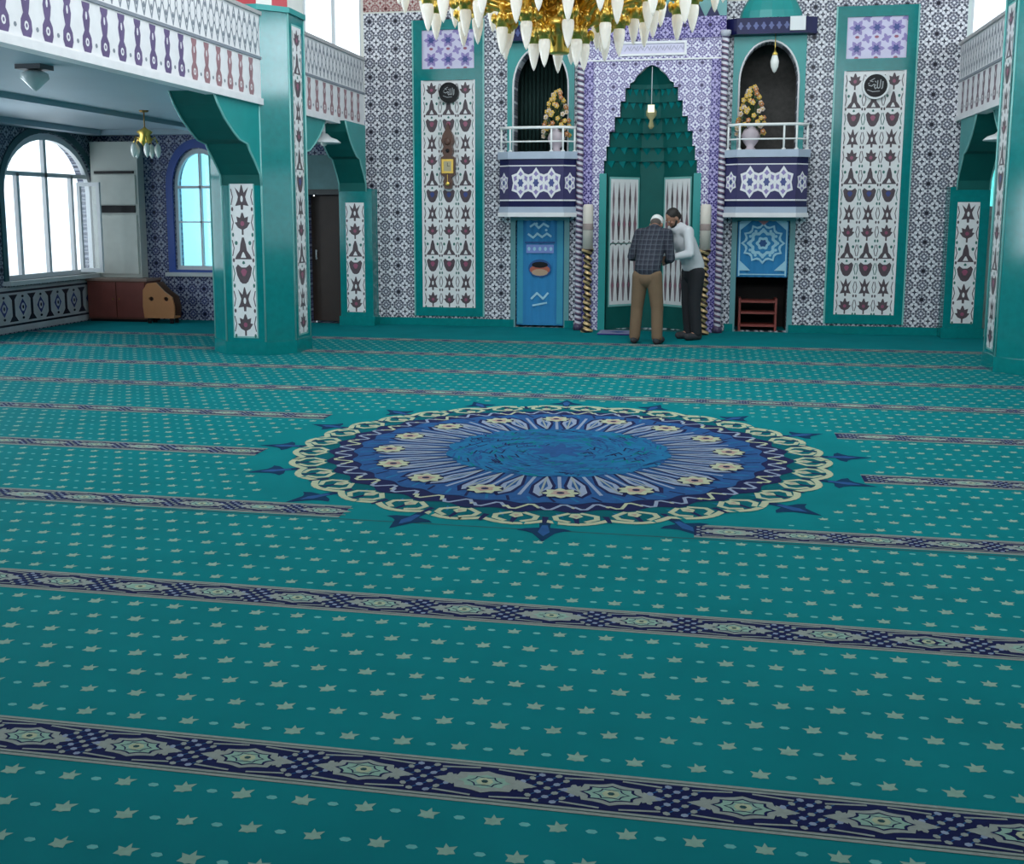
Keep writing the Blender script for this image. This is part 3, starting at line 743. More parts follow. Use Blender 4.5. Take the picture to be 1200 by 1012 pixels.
# ================================================================= NICHES + BALCONIES
alum = mat('balcony_rail_white', (.88, .88, .86), .35)
def niche(xc, right):
    side = 'right' if right else 'left'
    # recess shell
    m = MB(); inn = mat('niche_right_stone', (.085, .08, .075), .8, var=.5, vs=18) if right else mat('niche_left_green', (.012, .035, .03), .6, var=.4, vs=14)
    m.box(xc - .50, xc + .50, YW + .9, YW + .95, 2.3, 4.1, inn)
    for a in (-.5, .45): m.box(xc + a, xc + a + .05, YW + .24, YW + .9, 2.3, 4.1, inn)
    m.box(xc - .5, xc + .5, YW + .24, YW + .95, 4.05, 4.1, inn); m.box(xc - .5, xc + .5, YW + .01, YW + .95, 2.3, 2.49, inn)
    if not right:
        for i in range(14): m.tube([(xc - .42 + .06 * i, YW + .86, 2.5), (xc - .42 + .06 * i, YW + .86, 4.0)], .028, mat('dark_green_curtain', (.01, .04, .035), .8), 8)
    struct(m.build('wall_niche_' + side))
    # surround
    r = thing('niche_surround', 'green arched surround of the %s balcony niche with navy band above' % side, 'arch surround', (xc, YW, 2.5), 'balcony niche surrounds')
    m = MB(); plate(m, [(xc - .48, 2.5), (xc + .48, 2.5), (xc + .48, 4.03), (xc - .48, 4.03)], [arch(xc, .385, 2.501, 3.42, 3.955)], W3(YW - .04), (0, -1, 0), .038, tealL); child('spandrel', m, r)
    m = MB(); o = arch(xc, .395, 2.5, 3.42, 3.965); m.tube([(a, YW - .045, b) for a, b in o[1:]] + [(xc - .395, YW - .045, 2.5)], .014, pw, 6); child('arch_moulding', m, r)
    m = MB(); m.prism([(xc - .60, YW - .002), (xc - .60, YW - .12), (xc - .45, YW - .22), (xc + .45, YW - .22), (xc + .60, YW - .12), (xc + .60, YW - .002)], 4.03, 4.24, navy); child('navy_band', m, r)
    p = Pat((xc, YW - .22, 0), (1, 0, 0), (0, 0, 1), (0, -1, 0), .001)
    for i in range(9): p.blob(-.4 + .1 * i, 4.135, .03, .045, tl_b, 1, 10, 0, 4, .3)
    child('band_ornament', p, r)
    m = MB(); m.lathe([(.42, 4.24), (.40, 4.34), (.34, 4.46), (.24, 4.62), (.12, 4.85), (.02, 5.05)], tealL, (xc, YW - .005, 0), 8, False, (pi, 2 * pi), 1, .55); child('hood', m, r)
    if right:
        m = MB(); m.box(xc + .24, xc + .44, YW - .25, YW - .222, 4.06, 4.24, white); tag(m.build('notice_sheet'), 'small white square notice on the navy band above the right niche', 'notice')
    # balcony
    r = thing('wall_balcony', 'navy tiled wall balcony with white railing, %s of the mihrab' % side, 'balcony', (xc, YW, 1.66), 'wall balconies')
    def bp(s, d=.0): return [(xc - .56 * s - d, YW - .002), (xc - .56 * s - d, YW - .28 * s - d), (xc - .40 * s, YW - .42 * s - d), (xc + .40 * s, YW - .42 * s - d), (xc + .56 * s + d, YW - .28 * s - d), (xc + .56 * s + d, YW - .002)]
    m = MB(); m.prism(bp(.97), 1.74, 2.44, navy)
    q = bp(.97)
    for i in range(1, 4):
        pass
    child('body', m, r)
    m = MB(); m.prism(bp(1.0, .01), 1.60, 1.66, pw); m.prism(bp(.99), 1.66, 1.74, mat('pale_blue_cornice', (.40, .46, .56), .35)); child('lower_cornice', m, r)
    m = MB(); m.prism(bp(1.0, .01), 2.40, 2.50, mat('pale_blue_cornice', (.40, .46, .56), .35)); child('ledge', m, r)
    # hexagonal star tiles on the three faces
    pl = [(Vector((*q[i], 0)), Vector((*q[i + 1], 0))) for i in (1, 2, 3)]
    allp = MB()
    for a, b in pl:
        u = (b - a).normalized(); n = u.cross(Z); L = (b - a).length
        p = Pat(a + n * .001, u, Z, n, .0012)
        p.rect(0, L, 1.84, 2.30, mat('balcony_indigo', (.045, .04, .12), .3, var=.3, spec=.2), 1)
        cnt = 3 if L > .4 else 1
        for i in range(cnt):
            cx = L * (i + .5) / cnt if cnt == 1 else .06 + (L - .12) * (i + .5) / cnt
            rr = .128 if cnt > 1 else L * .42
            def sh(R0, k_, amp, n_, rot): return [(cx + R0 * (1 + amp * cos(k_ * 2 * pi * j / n_)) * cos(2 * pi * j / n_ + rot), 2.07 + 1.45 * R0 * (1 + amp * cos(k_ * 2 * pi * j / n_)) * sin(2 * pi * j / n_ + rot)) for j in range(n_)]
            p.poly(sh(rr, 6, .16, 12, pi / 2), pw, 2); p.poly(sh(rr * .78, 6, .14, 12, pi / 2), tl_v, 3); p.poly(sh(rr * .62, 6, .25, 24, 0), pw, 4); p.poly(sh(rr * .30, 6, .2, 12, 0), tl_b, 5)
        p.rect(0, L, 1.82, 1.84, pw, 2); p.rect(0, L, 2.30, 2.315, pw, 2)
        merge(allp, p)
    child('star_tiles', allp, r)
    m = MB(); tp = bp(.93)
    for zz, rr in ((2.83, .020), (2.64, .011)): m.tube([(a, b, zz) for a, b in tp], rr, alum, 8)
    child('handrail', m, r)
    for a, b in [(tp[1]), (tp[2]), (tp[2][0] + (tp[3][0] - tp[2][0]) * .78, tp[2][1]), tp[4], tp[3]]:
        m = MB(); m.tube([(a, b, 2.49), (a, b, 2.83)], .014, alum, 8); m.lathe([(.028, 0), (.028, .015), (.014, .02)], alum, (a, b, 2.50), 10); child('baluster', m, r)
niche(nic[0], False); niche(nic[1], True)

# gilded bouquets standing in the niches
def bouquet(x, y, lab, sc=1.0):
    r = thing('flower_arrangement', lab, 'flower arrangement', (x, y, 2.50), 'golden bouquets in the niches')
    v = mat('vase_porcelain', (.62, .52, .56), .25, var=.2); 
    m = MB(); m.lathe([(.05, 0), (.075, .02), (.05, .05), (.10, .12), (.13, .2), (.10, .27), (.06, .31), (.08, .34)], v, (x, y, 2.50), 16); child('vase', m, r)
    rnd = random.Random(3); yl = mat('yellow_blossom', (.75, .48, .10), .5, var=.3, vs=30); orr = mat('orange_blossom', (.55, .22, .08), .5); pk = mat('pale_blossom', (.72, .58, .48), .5); gr = mat('dark_leaf', (.05, .09, .03), .6)
    m = MB(); sm = MB(); lf = MB()
    for i in range(64):
        h = .20 + .66 * (i / 64) ** .9; wd_ = .16 * (1 - (i / 64) ** 2) + .03
        a = rnd.uniform(0, 2 * pi); px, py, pz = x + wd_ * cos(a), y + wd_ * .7 * sin(a), 2.50 + h
        sm.tube([(x, y, 2.80), ((x + px) / 2 * 1.0, (y + py) / 2, pz - .06), (px, py, pz)], .005, gr, 5)
        mt = rnd.choice([yl, yl, yl, orr, pk])
        for j in range(5):
            t = 2 * pi * j / 5; m.ball((px + .02 * cos(t), py - .005, pz + .02 * sin(t)), .016, mt, 6, (1, .6, 1))
        m.ball((px, py - .018, pz), .011, pk if mt is not pk else yl, 6)
        if i % 2: lf.ball((px - .03 * cos(a), py, pz - .04), .024, gr, 6, (.6, .3, 1.2))
    child('blossoms', m, r); child('stems', sm, r); child('leaves', lf, r)
bouquet(nic[0] + .24, YW - .10, 'golden bouquet in the left balcony niche, beside the dark green curtain')
bouquet(nic[1] - .22, YW - .10, 'golden bouquet in the right balcony niche, under the hanging lamp')

def hanging_lamp(x, y, z0, z1, lab, sc=1.0, shade='drop'):
    r = thing('hanging_lamp', lab, 'lamp', (x, y, z1))
    m = MB(); m.tube([(x, y, z0 + .1), (x, y, z1)], .006, gold, 6); child('chain', m, r)
    wg = mat('white_lamp_glass', (.85, .84, .78), .2, var=.03)
    m = MB(); m.lathe([(.001, -.10), (.018 * sc, -.08), (.038 * sc, -.02), (.045 * sc, .05), (.03 * sc, .12), (.018 * sc, .15)], wg, (x, y, z0), 16); child('shade', m, r)
    m = MB(); m.lathe([(.026 * sc, 0), (.03 * sc, .02), (.012 * sc, .05), (.006, .09)], gold, (x, y, z0 + .13), 12); child('cap', m, r)
    return r
hanging_lamp(nic[1] + .06, YW - .17, 3.62, 4.03, 'white drop lamp hanging in front of the right balcony niche', 1.3)

# cloths and door openings below
def opening(xc, z1, side):
    m = MB(); 
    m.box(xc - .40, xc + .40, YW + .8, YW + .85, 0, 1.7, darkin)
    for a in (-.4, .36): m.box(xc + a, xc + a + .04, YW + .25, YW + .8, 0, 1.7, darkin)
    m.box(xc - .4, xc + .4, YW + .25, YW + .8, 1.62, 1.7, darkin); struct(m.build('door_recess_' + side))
opening(nic[0], 1.62, 'left'); opening(nic[1], 1.62, 'right')
for c, n_ in ((nic[0], 3), (nic[1], 4)):
    m = MB(); plate(m, [(c - .43, .001), (c + .43, .001), (c + .43, 1.60), (c - .43, 1.60)], [[(c - .355, .0015), (c + .355, .0015), (c + .355, 1.55), (c - .355, 1.55)]], W3(YW - .03), (0, -1, 0), .028, mat('pale_teal_jamb', (.12, .30, .32), .35))
    struct(m.build('trim_%d0' % n_))
def cloth(xc, hw, z0, z1, lab, deco):
    r = thing('door_curtain', lab, 'curtain', (xc, YW + .03, z0))
    cb = mat('curtain_sky_blue', (.015, .21, .46), .7, var=.12, sheen=.3)
    m = MB(); n = 28; vs, fs = [], []
    for i in range(n + 1):
        a = -hw + 2 * hw * i / n; d = .012 * sin(i * 1.35)
        for j in range(2): vs.append((xc + a, YW + .01 + d * (1 if j == 0 else .5), z0 if j == 0 else z1))
    for i in range(n): fs.append((2 * i, 2 * i + 2, 2 * i + 3, 2 * i + 1))
    k0 = len(vs); vs += [(a, b + .01, c) for a, b, c in vs]; fs += [tuple(k0 + q for q in f[::-1]) for f in fs]
    m.add(vs, fs, cb, True); child('fabric', m, r)
    m = MB(); m.tube([(xc - hw, YW + .012, z1), (xc + hw, YW + .012, z1)], .014, gold if deco == 'm' else frm, 8); child('rod', m, r)
    p = Pat((xc, YW - .006, 0), (1, 0, 0), (0, 0, 1), (0, -1, 0), .001)
    cl = mat('curtain_pale_print', (.35, .62, .75), .6); cd = mat('curtain_deep_blue', (.01, .08, .25), .6)
    if deco == 'm':
        for R0, mt, k_ in ((.27, cl, 12), (.235, cb, 12), (.19, cl, 8), (.14, cb, 8), (.09, cl, 6), (.05, cd, 6)):
            p.blob(0, 1.24, R0, R0 * .95, mt, 1 + [.27, .235, .19, .14, .09, .05].index(R0), 36, 0, k_, .12)
        for i in range(12):
            t = 2 * pi * i / 12; p.blob(.20 * cos(t), 1.24 + .19 * sin(t), .022, .022, cl, 8, 6)
        for s_ in (-1, 1): p.line([(s_ * hw * .92, z0 + .02), (s_ * hw * .92, z1 - .03)], .02, cl, 1); p.poly([(s_ * .31, 1.55), (s_ * .16, 1.55), (s_ * .31, 1.42)], cl, 2); p.poly([(s_ * .31, .86), (s_ * .31, 1.0), (s_ * .16, .86)], cl, 2)
        p.rect(-hw * .9, hw * .9, .80, .815, cl, 1)
        p.poly([(-.12, 1.585), (.12, 1.585), (0, 1.49)], mat('curtain_rose', (.45, .2, .22), .6), 3)
    else:
        for s_ in (-1, 1): p.rect(min(s_ * hw * .97, s_ * hw * .72), max(s_ * hw * .97, s_ * hw * .72), .05, 1.55, mat('curtain_side_teal', (.03, .28, .42), .6), 1)
        for z, pts in ((1.46, [(-.14, 0), (-.08, .04), (-.02, -.02), (.05, .04), (.12, 0)]), (1.33, [(-.17, .02), (-.1, -.03), (-.04, .03), (.03, -.02), (.1, .03), (.16, -.01)])):
            p.line([(a, z + b) for a, b in pts], .03, cl, 2)
        p.blob(-.05, 1.50, .02, .02, cl, 2, 6); p.blob(.09, 1.41, .02, .02, cl, 2, 6)
        p.rect(-.22, .22, 1.22, 1.245, cd, 2); p.rect(-.2, .2, 1.08, 1.2, mat('curtain_lilac_print', (.20, .28, .62), .6), 2)
        for i in range(5): p.blob(-.16 + .08 * i, 1.14, .022, .03, cl, 3, 8)
        p.blob(0, .86, .17, .13, cd, 2, 20); p.blob(0, .84, .15, .07, mat('picture_red', (.4, .1, .06), .6), 3, 16); p.blob(0, .80, .12, .05, mat('picture_sand', (.45, .3, .2), .6), 4, 12); p.blob(0, .91, .12, .045, black, 4, 12)
        p.line([(-.12, .42), (-.04, .5), (.05, .42), (.12, .5)], .03, cl, 2); p.line([(-.1, .32), (.1, .36)], .025, cl, 2)
    child('printed_motif', p, r)
cloth(nic[0], .345, .03, 1.56, 'long blue printed curtain closing the doorway left of the mihrab', 'w')
cloth(nic[1], .345, .77, 1.56, 'short blue cloth with pale medallion over the right doorway', 'm')
# things inside the right opening
r = thing('shoe_rack', 'low red-brown wooden rack inside the dark right doorway', 'rack', (nic[1], YW + .3, 0))
rw = mat('red_brown_wood', (.22, .04, .03), .45, var=.3)
for z in (.06, .24, .40):
    m = MB(); m.box(nic[1] - .28, nic[1] + .2, YW + .12, YW + .45, z, z + .03, rw); child('shelf', m, r)
for a in (-.30, .2):
    m = MB(); m.box(nic[1] + a, nic[1] + a + .03, YW + .12, YW + .45, 0, .46, rw); child('side_panel', m, r)

# ================================================================= MIHRAB
r = thing('mihrab', 'tall tiled mihrab with stepped green niche in the centre of the front wall', 'mihrab', (CX, YW - .2, 0))
YM = YW - .22
steps = [(2.22, .64), (2.38, .61), (2.57, .57), (2.77, .50), (2.97, .425), (3.18, .36), (3.36, .30)]
hole = [(CX - .60, .001), (CX + .60, .001), (CX + .60, 2.20)]
rs_ = [(CX + .64, 2.20)]
for i, (z, w) in enumerate(steps):
    zn = steps[i + 1][0] if i + 1 < len(steps) else 3.42
    rs_ += [(CX + w, z), (CX + w, zn)] if i else [(CX + w, zn)]
ap = [(CX + .25, 3.44), (CX + .19, 3.53), (CX + .10, 3.62)]
right_ = [(CX + .60, 2.20)] + rs_ + ap
# tidy: mirrored left side
hole = [(CX - .60, .001), (CX + .60, .001)] + right_ + [(CX, 3.66)] + [(2 * CX - a, b) for a, b in right_[::-1]]
m = MB()
plate(m, [(CX - .80, 0), (CX + .80, 0), (CX + .80, 3.72), (CX - .80, 3.72)], [hole], W3(YM), (0, -1, 0), .20, T_lav, tealD)
child('surround', m, r)
m = MB(); plate(m, [(CX - .70, .001), (CX - .60, .001), (CX - .60, 2.2), (CX - .70, 2.2)], [], W3(YM - .02), (0, -1, 0), .02, tealL); child('jamb_strip', m, r); m = MB(); plate(m, [(CX + .60, .001), (CX + .70, .001), (CX + .70, 2.2), (CX + .60, 2.2)], [], W3(YM - .02), (0, -1, 0), .02, tealL); child('jamb_strip', m, r)
m = MB()
for a in (-.98, .80): m.box(CX + a, CX + a + .18, YM - .02, YW - .003, 0, 3.72, T_pur)
m.box(CX - .98, CX + .98, YM - .02, YM + .1, 3.72, 3.74, pw)
child('floral_borders', m, r)
m = MB(); m.box(CX - .98, CX + .98, YM + .0, YW - .003, 3.74, 4.0, T_lav); m.box(CX - .98, CX + .98, YM - .015, YW - .003, 4.0, 4.28, T_pur)
for i in range(9):
    a = CX - .8 + .2 * i; m.add([(a - .09, YM - .02, 4.28), (a + .09, YM - .02, 4.28), (a, YM - .02, 4.46), (a - .09, YM + .03, 4.28), (a + .09, YM + .03, 4.28), (a, YM + .03, 4.46)], [(0, 1, 2), (5, 4, 3), (0, 2, 5, 3), (1, 4, 5, 2)], navy)
m.box(CX - .98, CX + .98, YM + .03, YW - .003, 4.28, 4.6, mat('pale_teal_cornice', (.10, .32, .32), .35)); child('crown', m, r)
m = MB(); plate(m, [(CX - .46, 3.78), (CX + .46, 3.78), (CX + .46, 3.97), (CX - .46, 3.97)], [[(CX - .43, 3.81), (CX + .43, 3.81), (CX + .43, 3.94), (CX - .43, 3.94)]], W3(YM - .025), (0, -1, 0), .025, pw)
p = Pat((CX, YM - .004, 3.875), (1, 0, 0), (0, 0, 1), (0, -1, 0), .001); sg = mat('script_grey', (.36, .34, .46), .5)
p.rect(-.43, .43, -.065, .065, mat('panel_lilac_white', (.58, .54, .70), .3), 1)
for i in range(9): p.line([(-.38 + .09 * i, -.03), (-.34 + .09 * i, .03), (-.31 + .09 * i, -.02), (-.29 + .09 * i, .035)], .012, sg, 2)
merge(m, p); child('inscription_panel', m, r)
# recess, lower five-sided part
D = .46
def plan(w, d, z): return [(CX - w, YM + .05, z), (CX - w, YM + .14, z), (CX - .16 * w / .6, YM + .10 + d, z), (CX + .16 * w / .6, YM + .10 + d, z), (CX + w, YM + .14, z), (CX + w, YM + .05, z)]
m = MB()
a, b = plan(.60, D, 0), plan(.60, D, 2.2)
m.add(a + b, [(i, i + 1, 7 + i, 6 + i) for i in range(5)], tealD)
lev = [(2.2, .60)] + steps
prev = .60
zlist = [s_[0] for s_ in steps] + [3.42]
prevw = .60
for i, (z, w) in enumerate(steps):
    z0_ = 2.2 if i == 0 else z; z1_ = zlist[i + 1]
    d = D * (1 - .12 * i) if i < 6 else D * .3
    a, b = plan(w, d, z0_), plan(w, d, z1_)
    m.add(a + b, [(j, j + 1, 7 + j, 6 + j) for j in range(5)], tealD)
    if i + 1 < len(steps):
        w2 = steps[i + 1][1]; d2 = D * (1 - .12 * (i + 1)) if i + 1 < 6 else D * .3
        c_ = plan(w2, d2, z1_)
        m.add(b + c_, [(j, j + 1, 7 + j, 6 + j) for j in range(5)], tealD)
        # little stalactite points along the ledge
        for j in range(1, 4):
            p0, p1 = Vector(b[j]), Vector(b[j + 1]); nn = 3 if j != 2 else 2
            for q_ in range(nn):
                c0 = p0.lerp(p1, (q_ + .5) / nn); inn_ = (Vector((CX, YM + .05, c0.z)) - c0).normalized() * .05
                e = (p1 - p0) / nn * .42
                m.add([c0 - e, c0 + e, c0 + inn_, c0 - Vector((0, 0, .10)) + inn_ * .2], [(0, 2, 3), (2, 1, 3), (0, 1, 2)], teal)
top = plan(steps[-1][1], D * .3, 3.42)
m.add(top + [(CX, YM + .08, 3.70)], [(i, i + 1, 6) for i in range(5)], tealD)
rec = child('stepped_niche', m, r)
# inner tiled panels on the slanting facets
for s_ in (-1, 1):
    a = Vector((CX + s_ * .60, YM + .14, 0)); b = Vector((CX + s_ * .16, YM + .10 + D, 0))
    if s_ > 0: a, b = b, a
    u = (b - a).normalized(); n = u.cross(Z)
    if n.y > 0: n = -n
    L = (b - a).length
    p = Pat(a + n * .008, u, Z, n, .0015)
    p.rect(.03, L - .03, .32, 2.16, mat('aqua_edge_moulding', (.20, .48, .45), .25), 1)
    x0, x1 = .055, L - .055; p.rect(x0, x1, .35, 2.13, tl_w, 2)
    n_ = 5; w = (x1 - x0) / n_
    for i in range(n_):
        cx_ = x0 + w * (i + .5)
        for z0_, z1_ in ((1.25, 2.1), (.38, 1.2)):
            p.poly([(cx_ - w * .10, z0_ + .02), (cx_ + w * .10, z0_ + .02), (cx_ + w * .30, z0_ + .25), (cx_ + w * .08, z0_ + .42), (cx_ + w * .22, z0_ + .6), (cx_, z1_), (cx_ - w * .22, z0_ + .6), (cx_ - w * .08, z0_ + .42), (cx_ - w * .30, z0_ + .25)], tl_k if i % 2 else mat('panel_dusty_rose', (.22, .15, .17), .3), 3)
            p.blob(cx_, z0_ + .25, w * .09, .04, tl_r, 4, 8)
        p.line([(cx_ - w / 2, 1.2), (cx_, 1.25), (cx_ + w / 2, 1.2)], .012, tl_k, 3)
    p.rect(x0, x1, 1.215, 1.23, tl_g, 4)
    child('tulip_panel', p, r)
# rope columns
tw1 = mat('rope_white', (.50, .50, .56), .3); tw2 = mat('rope_plum', (.06, .04, .09), .3)
def rope_mat():
    mm, t, b = newmat('twisted_rope_glaze'); c, vec = coords(t)
    f = ((c[2] * 13 + c[1].at(c[0]) / 6.2832).fr() < .45)
    f2 = ((c[2] * 13 + c[1].at(c[0]) / 6.2832).fr() > .8)
    t.links.new(mixc(t, f2, mixc(t, f, (.03, .025, .08), (.66, .64, .70)), (.18, .07, .13)), b.inputs['Base Color']); b.inputs['Roughness'].default_value = .3
    return mm
ropem = rope_mat()
for s_ in (-1, 1):
    xx = CX + s_ * .975
    m = MB(); n = 16; vs, fs = [], []; zs = [0.08 + .022 * i for i in range(180)]
    for z in zs:
        for j in range(n):
            t = 2 * pi * j / n; rr = .042 + .010 * abs(sin((z * 13 + j / n) * pi)); vs.append((rr * cos(t), rr * sin(t), z))
    for i in range(len(zs) - 1):
        for j in range(n): fs.append((i * n + j, i * n + (j + 1) % n, (i + 1) * n + (j + 1) % n, (i + 1) * n + j))
    m.add(vs, fs, ropem, True); m.lathe([(.07, .001), (.07, .06), (.05, .09)], tw2, (0, 0, 0), 12); m.lathe([(.05, 0), (.07, .04), (.07, .08)], tw1, (0, 0, 4.0), 12)
    o = m.build('rope_column', r); o.location = Vector((xx, YM - .04, 0)) - Vector(r.location)
# crescent lamp in the mihrab
hl = thing('mosque_lamp', 'small glass lamp on a chain inside the stepped green niche', 'lamp', (CX, YM - .02, 3.1))
m = MB(); m.tube([(CX, YM + .02, 3.14), (CX, YM + .04, 3.64)], .006, frm, 6); child('chain', m, hl)
m = MB(); m.lathe([(.02, -.22), (.045, -.18), (.02, -.10), (.07, -.04), (.075, .02), (.04, .08), (.05, .11)], mat('amber_lamp_glass', (.36, .32, .16), .2), (CX, YM + .02, 3.02), 14); child('bowl', m, hl)
m = MB(); m.box(CX - .045, CX + .045, YM - .065, YM - .055, 3.02, 3.12, mat('lamp_cream_light', (.9, .85, .6), .4, emit=.6, ecol=(1, .9, .6))); child('lit_panel', m, hl)

# tall candles
def candle(x, y, lab):
    r = thing('candlestick', lab, 'candlestick', (x, y, 0), 'tall candlesticks')
    m = MB(); pr_ = [(.085, .0), (.09, .03), (.06, .06)]
    z = .06
    while z < 1.06:
        pr_ += [(.035, z + .01), (.062, z + .035), (.066, z + .055), (.055, z + .08), (.034, z + .098)]; z += .1
    pr_ += [(.05, 1.10), (.085, 1.13), (.085, 1.16)]
    mm = MATS.get('turned_gold_black')
    if not mm:
        mm, t, b = newmat('turned_gold_black'); c, vec = coords(t)
        f = ((c[2] * 14 + c[1].at(c[0]) / 3.1416).fr() < .5)
        t.links.new(mixc(t, f, (.025, .014, .008), (.62, .42, .20)), b.inputs['Base Color']); b.inputs['Roughness'].default_value = .35; b.inputs['Metallic'].default_value = .35; MATS['turned_gold_black'] = mm
    m.lathe(pr_, mm, (0, 0, 0), 20); m.build('stand', r)
    m = MB(); m.lathe([(.072, 1.16), (.072, 1.74), (.06, 1.77), (.01, 1.775)], mat('candle_wax', (.74, .66, .58), .5, var=.08), (0, 0, 0), 20); m.build('candle', r)
    m = MB(); m.tube([(0, 0, 1.77), (.004, 0, 1.81)], .004, black, 5); m.build('wick', r)
    m = MB(); m.lathe([(.073, 1.42), (.075, 1.43), (.075, 1.50), (.073, 1.51)], mat('candle_plum_band', (.34, .26, .24), .5), (0, 0, 0), 20); m.build('label_band', r)
candle(-1.70, 15.28, 'tall cream candle on gold and black turned stand left of the mihrab')
candle(-.10, 15.28, 'tall cream candle on gold and black turned stand right of the mihrab')
# prayer rug in front of the niche
rg = Pat((-1.40, 15.2, 0), (1, 0, 0), (0, 1, 0), (0, 0, 1), .001)
pm = MB(); nb = mat('rug_blue_violet', (.03, .03, .20), .9, var=.3, sheen=.3)
r = thing('prayer_rug', 'small blue-violet prayer rug on the floor in front of the mihrab', 'rug', (-1.25, 15.2, .004))
pm.box(-1.52, -.98, 14.95, 15.45, .006, .020, nb); child('field', pm, r)
rg = Pat((-1.25, 15.2, .020), (1, 0, 0), (0, 1, 0), (0, 0, 1), .001)
rg.line([(-.24, -.22), (.24, -.22), (.24, .22), (-.24, .22)], .02, c_lav, 1, True); rg.blob(0, 0, .1, .08, c_blue, 1, 12, 0, 4, .2); child('border', rg, r)

# ================================================================= AISLE FURNITURE
# tall white cabinet on a low brown cupboard
r = thing('tall_cabinet', 'tall white cabinet with dark slots standing on the low brown cupboard', 'cabinet', (-9.0, YW - .3, .66))
wc = mat('cabinet_offwhite', (.48, .50, .46), .5, var=.05)
m = MB(); m.box(-9.40, -8.62, YW - .20, YW - .01, .66, 2.72, wc); child('body', m, r)
m = MB(); m.box(-9.36, -8.66, YW - .22, YW - .20, 1.78, 2.22, mat('cabinet_front', (.56, .57, .52), .5)); child('upper_panel', m, r)
m = MB(); m.box(-9.36, -8.66, YW - .22, YW - .20, .72, 1.62, mat('cabinet_front', (.56, .57, .52), .5)); child('lower_panel', m, r)
m = MB(); m.box(-9.34, -8.68, YW - .216, YW - .20, 2.24, 2.28, black); child('slot', m, r)
m = MB(); m.box(-9.30, -8.68, YW - .216, YW - .20, 1.65, 1.76, black); child('slot', m, r)
r = thing('low_cupboard', 'low red-brown wooden cupboard under the tall white cabinet', 'cupboard', (-9.0, YW - .3, 0))
m = MB(); m.box(-9.40, -8.42, YW - .46, YW - .01, .04, .62, brown); m.box(-9.38, -8.44, YW - .44, YW - .03, .001, .04, black); child('body', m, r)
m = MB(); m.box(-9.42, -8.40, YW - .48, YW - .01, .62, .655, mat('cupboard_top', (.24, .16, .13), .4)); child('top', m, r)
for a in (-9.38, -8.90):
    m = MB(); m.box(a, a + .46, YW - .48, YW - .46, .07, .60, mat('cupboard_door', (.17, .04, .03), .45, var=.2)); d_ = child('door', m, r)
    m = MB(); m.ball((a + (.42 if a < -9 else .04), YW - .49, .35), .014, golddk, 8); child('knob', m, d_)
# light wooden stand
r = thing('wooden_stand', 'light wooden stand with rounded top and two dark holes left of the column', 'stand', (-8.14, YW - .5, 0))
ow = mat('orange_pine', (.42, .17, .06), .5, var=.15)
def ptsof(s): return [(-8.14 + a * s, b) for a, b in [(-.24, .08), (.24, .08), (.25, .25), (.22, .40), (.10, .48), (-.04, .62), (-.18, .60), (-.25, .50), (-.26, .25)]]
def hole_(cx, cz): return [(cx + .04 * cos(2 * pi * i / 10), cz + .035 * sin(2 * pi * i / 10)) for i in range(10)]
m = MB(); plate(m, ptsof(1), [hole_(-8.26, .37), hole_(-8.02, .37)], W3(YW - .62), (0, -1, 0), .03, ow); child('front_board', m, r)
m = MB(); plate(m, ptsof(.96), [], W3(YW - .40), (0, -1, 0), .03, mat('dark_pine', (.05, .02, .01), .6)); child('back_board', m, r)
m = MB(); m.box(-8.38, -7.90, YW - .60, YW - .42, .08, .11, ow); child('bottom_board', m, r)
for a in (-8.34, -7.98):
    for b in (YW - .60, YW - .44):
        m = MB(); m.box(a, a + .05, b, b + .03, .001, .08, black); child('foot', m, r)
# aisle chandelier
def small_chandelier(x, y, z, zc, lab):
    r = thing('aisle_chandelier', lab, 'chandelier', (x, y, z))
    m = MB(); m.tube([(x, y, z + .18), (x, y, zc)], .008, golddk, 6); m.lathe([(.05, -.02), (.06, 0)], golddk, (x, y, zc), 12); child('rod', m, r)
    m = MB(); m.lathe([(.01, -.06), (.05, 0), (.09, .04), (.06, .10), (.10, .14), (.03, .18), (.01, .20)], gold, (x, y, z), 16); child('body', m, r)
    for i in range(5):
        t = 2 * pi * i / 5 + .3
        m = MB(); m.tube([(x + .05 * cos(t), y + .05 * sin(t), z + .02), (x + .12 * cos(t), y + .12 * sin(t), z + .08), (x + .15 * cos(t), y + .15 * sin(t), z)], .008, gold, 6); a_ = child('arm', m, r)
        m = MB(); m.lathe([(.012, .0), (.035, -.04), (.04, -.09), (.022, -.15), (.001, -.18)], mat('white_lamp_glass', (.85, .84, .78), .2), (x + .15 * cos(t), y + .15 * sin(t), z), 12); child('shade', m, a_)
small_chandelier(-6.95, 12.8, 2.50, 2.9, 'small gold chandelier with white tulip shades in the left aisle')
def pendant(x, y, z, zc, lab, R0=.23):
    r = thing('pendant_lamp', lab, 'pendant lamp', (x, y, z), 'dish pendants under the galleries')
    m = MB(); m.tube([(x, y, z + .08), (x, y, zc)], .022, white, 10); m.lathe([(.03, -.05), (.06, -.01), (.06, 0)], white, (x, y, zc), 12); child('stem', m, r)
    m = MB(); m.lathe([(.05, .12), (.10, .07), (R0 * .8, .04), (R0, .0), (R0 * .97, -.01), (R0 * .7, .02), (.02, .05)], white, (x, y, z), 24); child('dish', m, r)
    m = MB(); m.ball((x, y, z + .0), .05, mat('white_lamp_glass', (.85, .84, .78), .2), 10); child('bulb', m, r)
pendant(-5.25, 14.55, 2.60, 2.9, 'white dish pendant under the left gallery between column and front wall')
pendant(3.36, 14.2, 2.52, 2.9, 'white dish pendant under the right gallery beside the right column')
r = thing('ceiling_lamp', 'glass ceiling lamp with square base at the upper left under the gallery', 'lamp', (-5.75, 8.75, 2.9))
